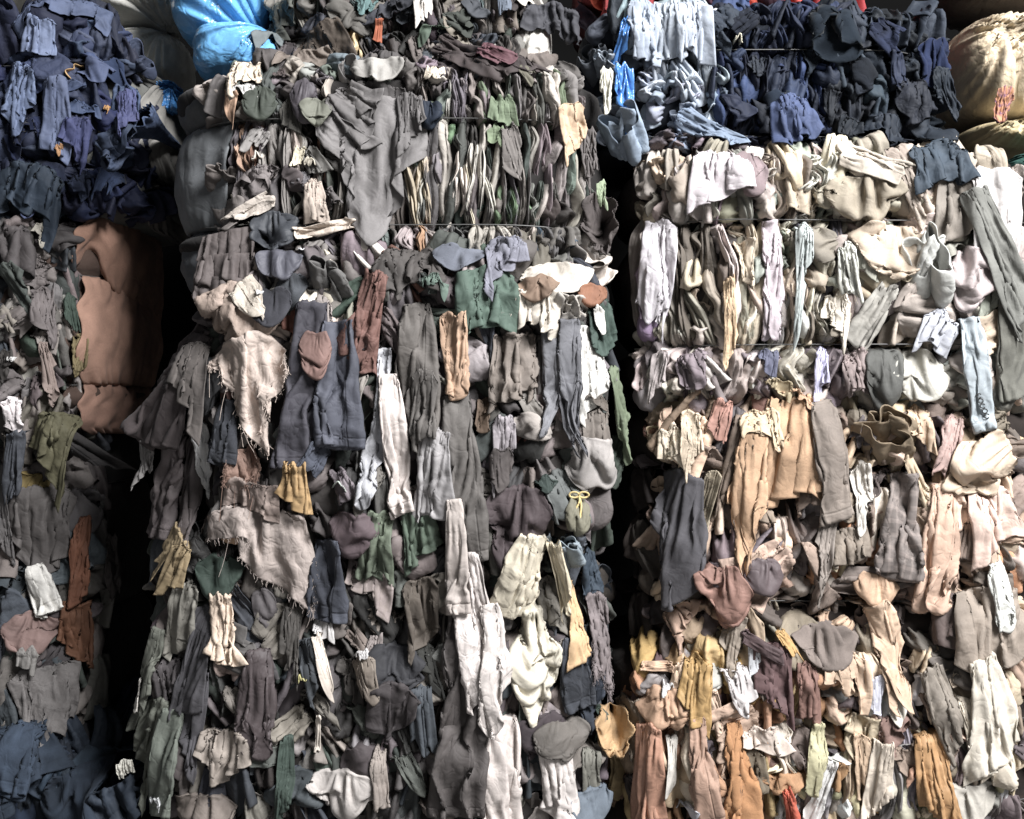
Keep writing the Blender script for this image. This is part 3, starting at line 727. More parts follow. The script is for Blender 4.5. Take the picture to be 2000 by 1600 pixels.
# ------------------------------------------------------------------ loose clothes and rags hanging out of the bales
# kind | top x,y and free end x,y (photo pixels) | width at top, at the end | colour | fullness, end shape, layer, material, options | name | category | label
HEROES = """
sh|110,0,135,62|150,135|#46526f|1.25,rag,2,cotton|cloth_sheet|cloth|slate blue cloth folded over the top edge of the navy bale
sh|80,36,70,104|62,74|#5d6a88|1.05,flat,3,cotton|pocket_flap|cloth|square slate blue flap near the top of the navy bale
sh|48,126,32,264|42,88|#52607e|1.4,point,3,cotton|cloth_sheet|cloth|broad slate blue fold below the square flap on the navy bale
tu|106,148,100,288|44,52|#4c5774|1.1,flat,2,cotton|sleeve|sleeve|slate blue sleeve hanging down the middle of the navy bale
sh|155,232,156,314|58,66|#343a62|1.15,round,3,cotton|cloth_flap|cloth|rounded indigo flap low on the navy bale
sh|226,156,236,246|44,60|#3c4168|1.1,pl,3,cotton|cloth_flap|cloth|indigo pocket flap at the right edge of the navy bale
sh|180,120,200,174|70,50|#3d4866|1.2,point,2,cotton|collar|collar|pointed navy collar beside the yellow scrap
sh|66,318,60,432|110,135|#222e3c|1.3,round,2,cotton|cloth_sheet|cloth|dark teal cloth hanging from the bottom of the navy bale
sh|135,131,150,142|40,24|#b08a50|1.1,rag,4,linen|scrap|scrap|yellow scrap lying across the navy bale
sh|208,210,204,246|10,8|#a8793c|1,rag,4,linen|scrap|scrap|small ochre scrap below the indigo pocket flap
sh|112,285,118,326|12,16|#9a6c3c|1.1,point,4,linen|scrap|scrap|small brown scrap above the lower wire of the navy bale
sh|92,432,84,498|34,30|#8f897d|1.1,rag,2,cotton|rag|rag|pale grey rag above the brown cloth wrap's torn edge
sh|68,556,78,676|38,56|#5c5453|1.2,pr,2,cotton|cloth_flap|cloth|grey tapered cloth hanging left of the brown wrap
sh|84,672,80,792|20,56|#7b6a62|1.2,point,3,cotton|cloth_flap|cloth|taupe pointed cloth hanging low beside the brown wrap
sh|140,655,130,724|30,44|#6d5f3a|1.3,round,3,cotton|cloth_flap|cloth|olive cloth tucked under the brown wrap
sh|134,575,132,650|26,34|#303f35|1.2,round,2,cotton|cloth_flap|cloth|dark green cloth beside the brown wrap
sh|20,700,16,736|14,13|#d8d6d2|1,round,3,cotton|paper_tag|tag|small white tag on the dark scrap bale
sh|22,782,40,858|30,60|#d0c6c6|1.3,point,3,linen|rag|rag|whitish peaked rag on top of the charcoal and rust bale
sh|112,806,92,945|60,96|#565239|1.3,pr,3,cotton|cloth_sheet|cloth|khaki cloth draped over the shoulder of the charcoal and rust bale
sh|72,930,40,1015|50,62|#6e5c28|1.15,pl,2,cotton|cloth_flap|cloth|ochre cloth below the khaki drape
sh|30,842,24,965|36,44|#3c3f46|1.1,flat,4,cotton|strap|strap|charcoal band hanging beside the khaki drape
sh|78,955,74,1142|98,112|#504b49|1.25,point,3,cotton|cloth_sheet|cloth|big charcoal cloth hanging in front of the rust cloth
sh|2,905,8,1070|40,40|#5a5655|1.2,flat,4,cotton|cloth_sheet|cloth|grey cloth cut off by the left edge of the picture
sh|162,1008,146,1180|18,62|#673c24|1.5,point,4,cotton|cloth_flap|cloth|upper rust orange cloth hanging in the dark gap
sh|140,1178,140,1280|52,74|#5c3820|1.5,flat,3,cotton|cloth_flap|cloth|lower rust brown cloth under the rust orange one
tu|66,1105,92,1198|32,60|#d6d2ca|1.1,flat,4,cotton|cuff|cuff|white cuff hanging left of the rust orange cloth
pu|60,1190,66,1275|60,76|#735a54|1.3,round,3,cotton|bunched_cloth|cloth|mauve bunched cloth under the white cuff
sh|56,1268,54,1316|46,50|#7b7773|1.05,flat,4,cotton|pocket_flap|cloth|pale grey pocket under the mauve bunch
sh|82,1300,102,1460|106,66|#66615f|1.3,rag,4,linen|rag|rag|torn grey rag above the blue denim
sh|200,1050,196,1185|30,40|#332d2b|1.3,rag,2,cotton|rag|rag|dark frayed rag at the edge of the gap by the rust cloth
sh|30,1420,70,1600|110,210|#26313f|1.35,pl,4,denim,wide|denim_cloth|denim|broad dark blue denim cloth in the bottom left corner
pu|150,1500,170,1640|100,150|#232d3a|1.4,round,3,denim|denim_cloth|denim|dark blue denim bunch right of the broad denim cloth
tu|60,1416,20,1560|60,80|#2c3848|1.2,flat,5,denim|denim_cloth|denim|folded denim roll on top of the broad denim cloth
sh|475,112,465,200|56,72|#cdbba4|1.25,rag,4,linen|rag|rag|crumpled cream rag on the top corner of the grey bale
sh|466,160,462,204|64,64|#f2eee8|1.2,rag,3,cotton|rag|rag|white scrap under the crumpled cream rag
sh|452,178,456,238|30,22|#a88468|1.2,flat,2,cotton|strip|strip|tan strip under the white scrap
pu|505,160,505,220|48,56|#3d433a|1.2,round,3,cotton|bunched_cloth|cloth|dark green bunch right of the cream rag
pu|596,146,594,234|40,48|#4c464c|1.3,round,3,satin|bunched_cloth|cloth|shiny purple grey fold left of the big grey drape
pu|620,186,616,238|40,46|#696a5d|1.2,round,4,cotton|bunched_cloth|cloth|olive grey bunch against the big grey drape
sh|722,186,706,496|215,225|#6b6766|1.15,tri,3,cotton,wide|grey_drape|cloth|big grey cloth hanging in a point over the top bale
sh|655,176,742,262|60,110|#625e5d|1.6,pl,4,cotton|grey_drape|cloth|grey fold looped across the top of the big grey drape
sh|800,180,806,300|44,66|#605c5b|1.35,pl,4,cotton|grey_drape|cloth|grey lobe hanging right of the big grey drape
sh|735,160,740,212|110,110|#4a4645|1.4,round,2,cotton|rag|rag|charcoal rag lying over the top of the big grey drape
sh|850,128,848,205|30,44|#cfc1aa|1.3,pr,3,cotton|rag|rag|cream cloth knob at the top of the grey bale
pu|838,192,842,244|36,44|#1d2635|1.2,round,3,cotton|bunched_cloth|cloth|navy scrap right of the grey lobe
sh|980,186,982,244|50,58|#5f6d53|1.2,flat,3,cotton|cloth_flap|cloth|green cloth above the upper wire of the grey bale
sh|966,242,964,296|36,30|#6e7e5e|1.15,flat,2,cotton|cloth_flap|cloth|light green cloth below the upper wire
sh|992,242,1006,346|44,54|#6c6662|1.15,point,4,wool|cloth_flap|cloth|grey triangular cloth among the fine folds
sh|1118,186,1122,272|50,56|#ba9c7a|1.15,flat,3,cotton|cloth_flap|cloth|tan cloth at the right end of the upper wire
sh|1150,235,1156,330|40,36|#57514f|1.3,flat,2,cotton|cloth_flap|cloth|brown grey cloth under the tan cloth
pu|1172,362,1178,486|46,70|#4d4543|1.4,round,3,cotton|bunched_cloth|cloth|dark brown loop of cloth at the right end of the grey bale
sh|1178,345,1182,392|22,26|#8a9a78|1.1,rag,4,cotton|scrap|scrap|light green scrap above the dark brown loop
ro|440,352,0,0|74,70|#615955|1,flat,4,cotton|rolled_cloth|cloth|rolled taupe cloth end on the left of the grey bale
pu|436,376,442,446|56,66|#6e6662|1.3,round,2,cotton|bunched_cloth|cloth|bunched grey cloth under the rolled taupe end
sh|528,388,442,436|36,44|#ada195|1.05,flat,4,linen|strip|strip|beige band lying slanted under the rolled end
pu|530,402,545,486|70,80|#36393f|1.3,round,3,satin|bunched_cloth|cloth|charcoal bunch right of the slanted beige band
sh|612,356,612,434|30,58|#aa9a8c|1.7,flat,3,cotton|cloth_fan|cloth|tan cloth folded like a fan left of the grey point
sh|690,432,580,456|28,34|#baaa9a|1.05,flat,4,linen|strip|strip|beige band running to the tip of the big grey drape
sh|500,300,508,326|26,30|#d8cfc0|1.1,rag,4,cotton|scrap|scrap|cream scrap among the brown folds on the left
sh|586,286,578,345|20,16|#c8bda0|1.2,rag,4,linen|scrap|scrap|upper pale scrap left of the big grey drape
sh|605,312,598,352|26,22|#b8ae9a|1.2,rag,4,linen|scrap|scrap|lower pale scrap left of the big grey drape
ru|448,452,438,590|104,118|#544b49|1.5,flat,3,cotton|ruffle_skirt|skirt|brown grey skirt of ruffled tiers left of the grey bale's foot
pu|545,478,548,536|70,84|#4e4e58|1.2,round,3,satin|bunched_cloth|cloth|shiny slate bunch with a white corner
sh|588,484,590,512|26,30|#f4f4f6|1,point,4,cotton|scrap|scrap|white scrap on the shiny slate bunch
sh|506,568,505,594|11,11|#f4f4f4|1,flat,5,cotton|care_label|tag|white label beside the beige wrapped corner
sh|575,90,600,140|120,70|#6f6359|1.3,round,3,cotton|cloth_sheet|cloth|tan brown cloth lying at the foot of the blue plastic bale
sh|600,58,640,128|100,70|#54493f|1.4,round,2,cotton|cloth_sheet|cloth|brown bunched cloth right of the blue plastic bale
sh|520,58,525,108|62,50|#626a6c|1.2,round,3,cotton|cloth_flap|cloth|grey green cap of cloth against the blue plastic
pu|735,104,738,144|80,90|#8d8983|1.2,round,3,cotton|rolled_cloth|cloth|pale grey roll on top of the grey bale
sh|716,0,718,56|46,66|#52706f|1.2,point,3,cotton|cloth_flap|cloth|teal cloth at the top of the dark strip bale
sh|826,-10,822,52|34,34|#cac2ba|1.2,rag,3,cotton|rag|rag|white rag hanging into the dark strip bale
sh|742,40,744,84|16,20|#a5532c|1.2,flat,3,cotton|scrap|scrap|orange scrap in the dark strip bale
sh|985,-10,986,48|30,36|#5d6775|1.2,round,4,cotton|cloth_flap|cloth|slate blue lobe at the top of the dark strip bale
sh|1028,-10,1030,28|44,30|#d9d1c1|1.1,point,3,cotton|cloth_flap|cloth|cream point at the top of the dark strip bale
sh|1075,-10,1080,58|90,100|#3d3d43|1.3,rag,3,cotton|cloth_sheet|cloth|charcoal cloth spread at the top above the black gap
sh|850,46,860,76|80,74|#4f5f4f|1.1,round,4,cotton|cloth_flap|cloth|dark green flap above the long brown drape
sh|850,70,1040,172|60,74|#3f3635|1.4,flat,4,cotton|cloth_sheet|cloth|long dark brown cloth slanting down to the right
sh|935,92,1010,140|34,40|#5f3d44|1.3,flat,5,cotton|strip|strip|maroon fold along the slanting brown cloth
sh|1030,120,1050,168|50,44|#5a5648|1.2,rag,4,cotton|rag|rag|olive scrap at the end of the slanting brown cloth
ro|640,556,0,0|92,110|#5d5b59|1,flat,4,cotton|rolled_cloth|cloth|rosette of rolled grey cloth above the hanging trousers
pu|530,556,530,624|56,70|#3d3d43|1.4,round,3,wool|bunched_cloth|cloth|dark ribbed bunch beside the beige wrapped corner
pu|470,548,455,662|130,150|#9b8779|1.35,round,2,linen|bunched_cloth|cloth|beige cloth wrapped round the corner above the beige triangle
sh|466,552,520,640|60,44|#b5a999|1.1,point,4,linen|cloth_flap|cloth|pale slanting flap on the beige wrapped corner
sh|478,652,490,892|150,150|#b9a699|1.15,tri,4,linen,fray,wide|cloth_triangle|cloth|big beige triangle with a frayed tip
sh|800,482,800,606|116,96|#494441|1.5,round,3,cotton|cloth_sheet|cloth|charcoal cloth heaped at the middle of the second bale's top
sh|985,462,974,592|60,92|#70707c|1.25,pl,5,denim|cloth_sheet|cloth|slate grey cloth peak over the dark green sheet
sh|948,520,950,652|110,130|#485c50|1.25,flat,4,cotton,wide|cloth_sheet|cloth|dark green sheet with a straight hem in the second bale
sh|850,540,846,590|60,70|#55675c|1.2,rag,4,cotton|rag|rag|torn green rag left of the dark green sheet
sh|1050,560,1050,652|70,88|#d6cab9|1.3,round,4,cotton|cloth_flap|cloth|cream cloth with a rolled hem right of the dark green sheet
pu|1080,506,1090,556|100,130|#beb4a6|1.3,round,3,cotton|bunched_cloth|cloth|cream bunch on the top corner of the second bale
pu|1050,528,1052,572|60,70|#7d6450|1.3,round,4,cotton|bunched_cloth|cloth|brown crease among the cream bunches
pu|900,472,900,516|70,86|#60646f|1.15,round,4,wool|bunched_cloth|cloth|blue grey fold left of the slate peak
pu|1158,545,1162,592|44,50|#7e5136|1.3,round,4,cotton|bunched_cloth|cloth|rust bunch at the right shoulder of the second bale
sh|1170,580,1190,688|60,66|#374840|1.4,round,4,cotton|cloth_flap|cloth|dark green cloth at the right shoulder of the second bale
sh|1168,598,1176,652|24,30|#e6e2da|1.2,round,5,cotton|cloth_flap|cloth|white fold beside the dark green shoulder cloth
ro|1110,610,0,0|76,76|#b6aea4|1,flat,4,cotton|rolled_cloth|cloth|striped pale rolls under the cream bunches
sh|738,530,708,752|40,84|#6c4a41|1.6,rag,4,linen|cloth_sheet|cloth|red brown crumpled cloth above the grey trousers
tu|610,590,585,905|62,92|#3f3d45|1.05,flat,3,cotton|trouser_leg|trousers|dark navy trouser leg next to the beige triangle
tu|660,628,662,866|64,92|#484a55|1.05,flat,4,cotton|trouser_leg|trousers|navy grey trouser leg with a flared end
pu|616,636,615,735|40,48|#785a52|1.4,round,5,cotton|bunched_cloth|cloth|pinkish brown bunch between the two navy trouser legs
tu|815,594,812,850|66,84|#625c57|1.1,flat,3,cotton|trouser_leg|trousers|taupe trouser leg under the charcoal heap
sh|884,610,890,772|44,90|#b08d6f|1.15,round,5,cotton|pocket|pocket|tan pocket hanging at the middle of the second bale
tu|752,680,732,985|40,76|#adadb2|1.05,pl,4,cotton|trouser_leg|trousers|light grey trouser leg ending in a slant
tu|758,732,786,996|48,48|#d4c6be|1.1,flat,5,cotton|trouser_leg|trousers|cream pink narrow leg over the light grey trousers
tu|830,725,838,905|50,58|#595450|1.1,round,5,cotton|sleeve|sleeve|dark taupe sleeve right of the cream pink leg
tu|848,835,856,1002|50,86|#918d8d|1.05,flat,4,cotton|trouser_leg|trousers|silver grey trouser end below the dark taupe sleeve
tu|890,768,918,1090|56,72|#5c5753|1.1,flat,3,cotton|trouser_leg|trousers|long dark taupe leg right of the silver grey end
sh|1005,645,1005,795|70,86|#766b62|1.8,rag,5,cotton|ruffled_cloth|cloth|taupe ruffled cloth with curled edges
tu|1075,635,1076,850|40,48|#727277|1.1,pl,4,cotton|sleeve|sleeve|slate grey sleeve right of the taupe ruffles
tu|1112,625,1118,892|48,52|#5d5d62|1.1,point,5,cotton|sleeve|sleeve|charcoal sleeve ending in a point
sh|1150,640,1166,788|40,68|#dcd8d0|1.3,flat,3,cotton|cloth_sheet|cloth|white layered cloth right of the charcoal sleeve
sh|1168,775,1168,815|58,58|#60574f|1.1,flat,4,cotton|pocket_flap|cloth|brown pocket flap under the white layered cloth
sh|1164,800,1162,884|56,60|#716860|1.15,flat,3,cotton|pocket|pocket|taupe pocket below the brown flap
pu|1158,842,1158,958|76,90|#8f8985|1.6,round,4,wool|swag|cloth|thick pale grey loop hanging at the right of the second bale
sh|1200,715,1222,908|24,56|#647056|1.4,point,5,cotton|cloth_sheet|cloth|olive green cloth hanging over the black gap
sh|1216,850,1216,938|40,46|#2f382f|1.2,rag,4,cotton|rag|rag|black green rag under the olive green cloth
tu|985,815,985,935|46,50|#938b8f|1.1,pl,4,cotton|sleeve|sleeve|mauve grey sleeve below the taupe ruffles
sh|980,880,980,965|44,46|#4e4745|1.2,point,5,cotton|cloth_flap|cloth|dark brown point over the mauve grey sleeve
sh|952,782,952,872|40,46|#594737|1.2,point,4,cotton|pocket|pocket|open dark brown pocket left of the mauve sleeve
pu|1010,940,1012,1120|80,116|#453a3c|1.3,round,3,cotton|bunched_cloth|cloth|large dark brown pouch at the foot of the second bale
sh|1064,930,1066,990|50,48|#303d38|1.2,point,4,cotton|cloth_flap|cloth|dark green flap right of the brown pouch
pu|1128,960,1128,1045|32,50|#6f6b58|1.3,rag,4,cotton|tied_bag|bag|olive bundle tied with a yellow string
tu|392,636,250,846|56,78|#514848|1.05,flat,3,wool|sleeve|sleeve|brown grey sleeve sweeping out to the left over the gap
tu|392,655,312,866|52,66|#4c4444|1.05,flat,4,wool|sleeve|sleeve|second brown grey sleeve beside the one over the gap
tu|385,668,350,836|50,80|#625b57|1.2,round,5,wool|cloth_loop|cloth|grey loop of cloth above the white pocket
tu|336,826,296,1046|60,92|#554c4c|1.03,flat,4,cotton|trouser_leg|trousers|long brown grey trouser leg with a stitched hem left of the white pocket
tu|370,850,350,1044|44,56|#4c4443|1.05,flat,3,cotton|trouser_leg|trousers|darker trouser leg behind the white pocket
sh|378,826,372,972|42,66|#f6f4f2|1.12,point,5,cotton|pocket_lining|pocket|bright white pocket lining hanging at the left
tu|268,862,262,935|30,34|#74706e|1.1,rag,2,cotton|rag|rag|grey wisp of cloth behind the long trouser leg
pu|400,690,404,800|60,70|#323234|1.4,round,3,cotton|bunched_cloth|cloth|black bunch left of the beige triangle
tu|446,780,430,905|44,58|#303238|1.1,flat,3,denim|sleeve|sleeve|navy black sleeve under the beige triangle
sh|470,872,500,965|46,96|#826455|1.1,pr,3,linen,fray|cloth_triangle|cloth|reddish brown frayed cloth below the beige triangle's tip
sh|490,936,488,994|112,118|#84736a|1.1,flat,4,linen|strip|strip|taupe band under the reddish brown frayed cloth
sh|575,905,578,985|40,72|#a6834e|1.45,flat,5,cotton|cloth_bow|cloth|ochre gathered cuff below the dark navy trouser leg
sh|632,866,590,930|44,56|#404450|1.1,flat,4,denim|waistband|waistband|navy waistband above the ochre cuff
sh|492,985,500,1170|205,215|#988a82|1.2,cr,4,linen,fray,wide|cloth_sheet|cloth|wide taupe cloth hanging to a corner below the ochre cuff
pu|455,990,456,1052|60,66|#b58f6d|1.4,round,3,cotton|rolled_cloth|cloth|tan roll above the wide taupe cloth
sh|806,980,808,1090|48,90|#516050|1.5,flat,4,cotton|skirt|skirt|green flared hem below the cream pink leg
sh|745,1000,712,1145|40,86|#5c6654|1.45,rag,3,cotton|skirt|skirt|grey green torn cloth left of the green flared hem
pu|690,998,686,1085|60,76|#5a4b4f|1.3,round,3,cotton|bunched_cloth|cloth|mauve bunch right of the wide taupe cloth
sh|662,948,664,978|36,40|#cdd8cc|1.1,round,4,cotton|scrap|scrap|pale mint scrap above the mauve bunch
tu|640,1055,640,1205|64,82|#42454f|1.05,flat,4,denim|trouser_leg|trousers|navy trouser end with a stitched hem at the middle of the stack
tu|886,975,894,1192|34,46|#afa39b|1.05,flat,5,cotton|placket|strip|pale taupe strip hanging over the long dark leg
tu|912,1060,902,1578|60,104|#4b4543|1.06,flat,3,cotton|trouser_leg|trousers|very long dark brown trouser leg down the third bale
sh|905,1085,960,1405|62,98|#cdc2bc|1.2,pl,4,linen,wide|trouser_leg|trousers|long pale trouser leg over the dark brown one
tu|956,1180,978,1432|40,78|#d0c5be|1.06,pl,5,cotton|trouser_leg|trousers|pale trouser leg with a slanted hem left of the cream pouch
tu|985,1400,978,1620|70,76|#bdb1aa|1.06,flat,3,cotton|trouser_leg|trousers|pale grey beige leg running out of the bottom of the picture
sh|1046,1050,1012,1205|50,96|#cec2a8|1.3,round,4,cotton|bunched_cloth|cloth|cream knotted bag above the cream pouch
pu|1040,1180,1048,1412|30,92|#d1c8b2|1.1,round,5,cotton|cloth_pouch|cloth|long cream pouch hanging from a knot
sh|1080,1060,1096,1190|30,40|#d8c8a6|1.5,rag,5,cotton|strip|strip|cream twisted strip beside the cream knotted bag
sh|1112,1138,1134,1285|14,62|#c49e6c|1.1,flat,5,cotton|cloth_triangle|cloth|tan triangle right of the cream pouch
tu|1122,1245,1130,1385|58,66|#3a3d44|1.05,flat,4,denim|jeans_leg|jeans|dark jeans leg with a turned cuff under the tan triangle
tu|1158,1250,1162,1440|44,56|#353b46|1.05,pl,3,denim|jeans_leg|jeans|dark blue jeans leg behind the one with the cuff
tu|1166,1165,1196,1362|44,66|#736868|1.05,rag,5,cotton,fray|trouser_leg|trousers|mauve grey leg with a frayed end at the right of the third bale
sh|1150,1078,1158,1175|34,54|#2e3a46|1.4,rag,4,cotton|scarf|scarf|navy fringed cloth above the mauve grey leg
ro|1108,1080,0,0|70,80|#7c8890|1,flat,4,cotton|rolled_cloth|cloth|grey blue rolled cloth beside the navy fringed cloth
sh|726,1086,722,1175|76,84|#8d7f7b|1.3,flat,3,plaid|plaid_cloth|cloth|pink and grey plaid hem under the green cloths
sh|818,1128,820,1245|70,76|#544b42|1.2,flat,4,cotton|cloth_sheet|cloth|dark olive panel with a seam below the green flared hem
sh|350,1036,305,1095|46,40|#8d7956|1.3,rag,4,linen|rag|rag|khaki rag sticking out left below the long trouser leg
sh|360,1060,312,1168|40,62|#8f7a55|1.35,pl,5,cotton|rag|rag|khaki cloth hanging in two points at the left
pu|428,1075,424,1150|60,76|#303e36|1.3,round,3,cotton|bunched_cloth|cloth|dark green bunch under the wide taupe cloth
tu|362,1140,330,1265|56,74|#807c72|1.06,flat,4,cotton|sleeve|sleeve|grey sleeve below the khaki cloth
sh|410,1185,350,1385|52,64|#4f4d51|1.2,flat,4,wool|waistband|waistband|charcoal waistband strip slanting down at the left
tu|300,1235,240,1440|40,64|#5e6056|1.06,pl,4,cotton|trouser_leg|trousers|grey green leg with a torn white edge at the left
tu|300,1370,228,1530|60,62|#62655a|1.06,flat,3,cotton|trouser_leg|trousers|grey green leg ending in a yellow frayed hem
tu|336,1390,296,1592|64,62|#646a60|1.06,flat,4,cotton|trouser_leg|trousers|grey green leg ending in a white scrap near the bottom
sh|222,1505,228,1532|40,48|#d6d2c4|1.2,rag,5,linen|scrap|scrap|yellow white frayed hem of the grey green leg
sh|300,1565,300,1600|30,36|#dfe1e2|1.2,rag,5,linen|scrap|scrap|white torn scrap at the end of the lowest grey green leg
sh|258,1340,250,1400|10,18|#e8e0d6|1,rag,5,linen|scrap|scrap|small white torn patch on the grey green leg
sh|428,1158,452,1326|36,106|#cfb79f|1.25,pr,5,linen|rag|rag|cream hooded rag standing out on the third bale
tu|392,1300,368,1475|46,54|#4e4c50|1.1,flat,3,wool|trouser_leg|trousers|charcoal twisted leg below the cream hooded rag
tu|505,1270,495,1480|60,76|#493f40|1.15,round,4,satin|trouser_leg|trousers|dark plum leg right of the charcoal twisted leg
tu|570,1180,592,1330|44,40|#46423e|1.15,rag,4,cotton|trouser_leg|trousers|dark olive leg with a yellow frayed end
sh|590,1322,596,1352|20,26|#a8a060|1.2,rag,5,linen|scrap|scrap|yellow frayed end of the dark olive leg
sh|440,1425,425,1540|80,96|#91857a|1.25,point,4,cotton|cloth_sheet|cloth|taupe cloth corner near the bottom left
sh|618,1240,650,1380|22,24|#dacbbb|1.1,point,4,cotton|strip|strip|cream narrow strip down the middle of the third bale
sh|622,1400,622,1490|14,16|#e0d2c2|1,round,4,cotton|strip|strip|short cream strip below the narrow cream one
tu|560,1440,560,1590|30,40|#37453d|1.05,flat,4,cotton|strip|strip|dark green strip near the bottom
sh|632,1190,640,1270|40,40|#b8b4b2|1.3,rag,3,cotton|rag|rag|pale grey scraps under the navy trouser end
pu|770,1250,772,1350|80,90|#313135|1.4,round,3,cotton|bunched_cloth|cloth|black knotted bunch right of the cream strip
sh|770,1340,755,1455|90,60|#403a3b|1.3,point,4,cotton|cloth_sheet|cloth|dark brown cloth hanging below the black knotted bunch
sh|706,1280,706,1380|50,44|#7a6e62|1.4,rag,4,cotton|rag|rag|khaki grey twisted rag above the lower wire
sh|705,1275,702,1320|30,36|#d6d2d0|1.2,rag,5,cotton|scrap|scrap|white scrap on top of the khaki grey twisted rag
pu|672,1496,668,1590|90,116|#aba39d|1.25,round,4,cotton|bunched_cloth|cloth|pale grey bunch at the bottom of the middle stack
tu|738,1465,740,1572|36,48|#91857c|1.05,flat,5,cotton|sleeve|sleeve|taupe sleeve end right of the pale grey bunch
pu|1098,1398,1098,1482|70,86|#5f5953|1.4,round,5,cotton|bunched_cloth|cloth|dark taupe knot under the jeans
sh|1078,1440,1086,1612|50,96|#c9bfb9|1.3,flat,4,cotton|cloth_sheet|cloth|pale cloth with a fold hanging below the dark taupe knot
tu|1160,1475,1168,1612|44,50|#6f6d63|1.1,flat,3,cotton|strap|strap|olive grey strap at the bottom beside the gap
pu|1150,1545,1158,1612|60,76|#59636e|1.3,round,4,cotton|bunched_cloth|cloth|blue grey piped bunch at the bottom beside the gap
pu|400,1540,395,1612|90,110|#6f645c|1.3,round,3,cotton|bunched_cloth|cloth|brown bunch at the bottom left of the middle stack
ro|1166,128,0,0|76,90|#565b63|1,flat,3,cotton|rolled_cloth|cloth|grey rolled cloth at the left end of the blue bale
ro|1184,128,0,0|54,62|#8f99a5|1,flat,5,cotton|rolled_cloth|cloth|pale steel rolled cloth in front of the grey one
sh|1190,115,1182,205|30,34|#dcd8c6|1.2,point,4,cotton|cloth_flap|cloth|cream cloth under the pale steel roll
ro|1212,262,0,0|94,120|#7f8fa1|1,flat,4,cotton|rolled_cloth|cloth|big grey blue ring of cloth at the foot of the blue bale
sh|1228,20,1226,110|26,30|#2f7fd0|1.3,flat,3,plastic|plastic_strip|plastic|bright blue plastic film in the blue bale, above the wire
sh|1222,108,1246,268|36,26|#2f7fd0|1.3,point,4,plastic|plastic_strip|plastic|bright blue plastic film in the blue bale, below the wire
sh|1262,-20,1268,104|60,66|#949ead|1.9,flat,3,wool,wide|cloth_sheet|cloth|pale blue grey folds nearest the blue plastic at the top of the blue bale
sh|1312,-20,1314,100|56,60|#a3acb8|1.9,flat,3,wool,wide|cloth_sheet|cloth|pale blue grey folds in the middle of the top of the blue bale
sh|1360,-20,1362,106|56,62|#9da6b4|1.9,flat,3,wool,wide|cloth_sheet|cloth|pale blue grey folds nearest the navy folds at the top
sh|1330,222,1440,285|50,44|#6e7e94|1.4,flat,4,cotton|cloth_sheet|cloth|slate blue roll slanting down to the navy folds
sh|1540,186,1552,290|60,112|#3b496d|1.12,rag,4,cotton|cloth_flap|cloth|square navy blue cloth at the foot of the blue bale
sh|1445,70,1440,98|18,24|#d8d2b8|1,rag,4,cotton|scrap|scrap|small cream scrap above the wire of the blue bale
sh|1855,120,1875,220|40,40|#1c2530|1.3,point,4,cotton|rag|rag|black pointed rag at the right end of the blue bale
sh|1990,150,1992,216|30,50|#b87a4c|1.1,round,5,ticking|scrap|scrap|orange and violet striped scrap on the beige woven sack
sh|1410,294,1408,390|84,116|#dacfd3|1.12,flat,4,cotton|cuff|cuff|pinkish white cuff at the top of the pale bale
pu|1462,288,1464,378|46,54|#7f6e70|1.3,round,3,wool|bunched_cloth|cloth|mauve knit right of the pinkish white cuff
sh|1822,278,1842,418|96,132|#313d49|1.35,pl,5,cotton|cloth_sheet|cloth|dark slate cloth over the top of the pale bale
sh|1640,290,1758,345|60,52|#aa9e8e|1.3,flat,4,cotton|rolled_cloth|cloth|olive beige roll at the top of the pale bale
pu|1690,330,1690,426|110,126|#8e826e|1.5,round,3,cotton|swag|cloth|olive cloth in level folds under the olive beige roll
sh|1945,325,1965,560|90,110|#eae3df|1.2,flat,3,cotton|cloth_sheet|cloth|white sheet hanging at the right edge of the picture
sh|1900,365,1968,600|50,72|#70706a|1.4,flat,5,wool|drape|cloth|grey green drape crossing the white sheet
tu|1978,545,1978,770|60,66|#605f57|1.05,flat,4,wool|sleeve|sleeve|dark grey green sleeve at the right edge of the picture
pu|1735,425,1730,545|100,116|#b7a38b|1.35,round,4,cotton|bunched_cloth|cloth|beige bunched cloth in the pale bale
ro|1815,520,0,0|96,170|#cbcbc4|1,flat,4,cotton|rolled_cloth|cloth|white opened roll right of the beige bunch
pu|1905,475,1905,605|60,86|#ab9d9b|1.3,round,4,cotton|bunched_cloth|cloth|mauve bunch left of the grey green drape
tu|1650,480,1650,575|36,60|#d7d7cb|1.08,flat,4,cotton|sleeve|sleeve|white stiff sleeve end in the pale bale
sh|1636,575,1632,685|50,58|#dacebb|1.5,round,4,cotton|rag|rag|cream twisted cloth under the white stiff sleeve
sh|1292,430,1296,642|56,64|#eee6ec|1.35,rag,4,cotton|cloth_sheet|cloth|white lilac cloth at the left end of the pale bale
sh|1262,515,1268,648|50,62|#917f93|1.2,pr,3,cotton|cloth_sheet|cloth|lilac cloth behind the white lilac one
sh|1452,470,1452,548|46,56|#dac7ab|1.1,flat,4,cotton|pocket|pocket|cream square pocket in the pale bale
sh|1424,540,1424,682|24,28|#dfbc90|1.7,flat,4,cotton|strip|strip|peach gathered strip below the cream pocket
tu|1504,430,1508,655|36,56|#bbadb3|1.1,round,3,cotton|sleeve|sleeve|lilac grey sleeve right of the cream pocket
tu|1572,440,1566,620|34,40|#a9b1ae|1.1,round,3,cotton|sleeve|sleeve|pale green grey sleeve in the middle of the pale bale
sh|1690,470,1700,545|40,48|#a5a494|1.2,flat,3,cotton|cloth_flap|cloth|sage cloth left of the beige bunch
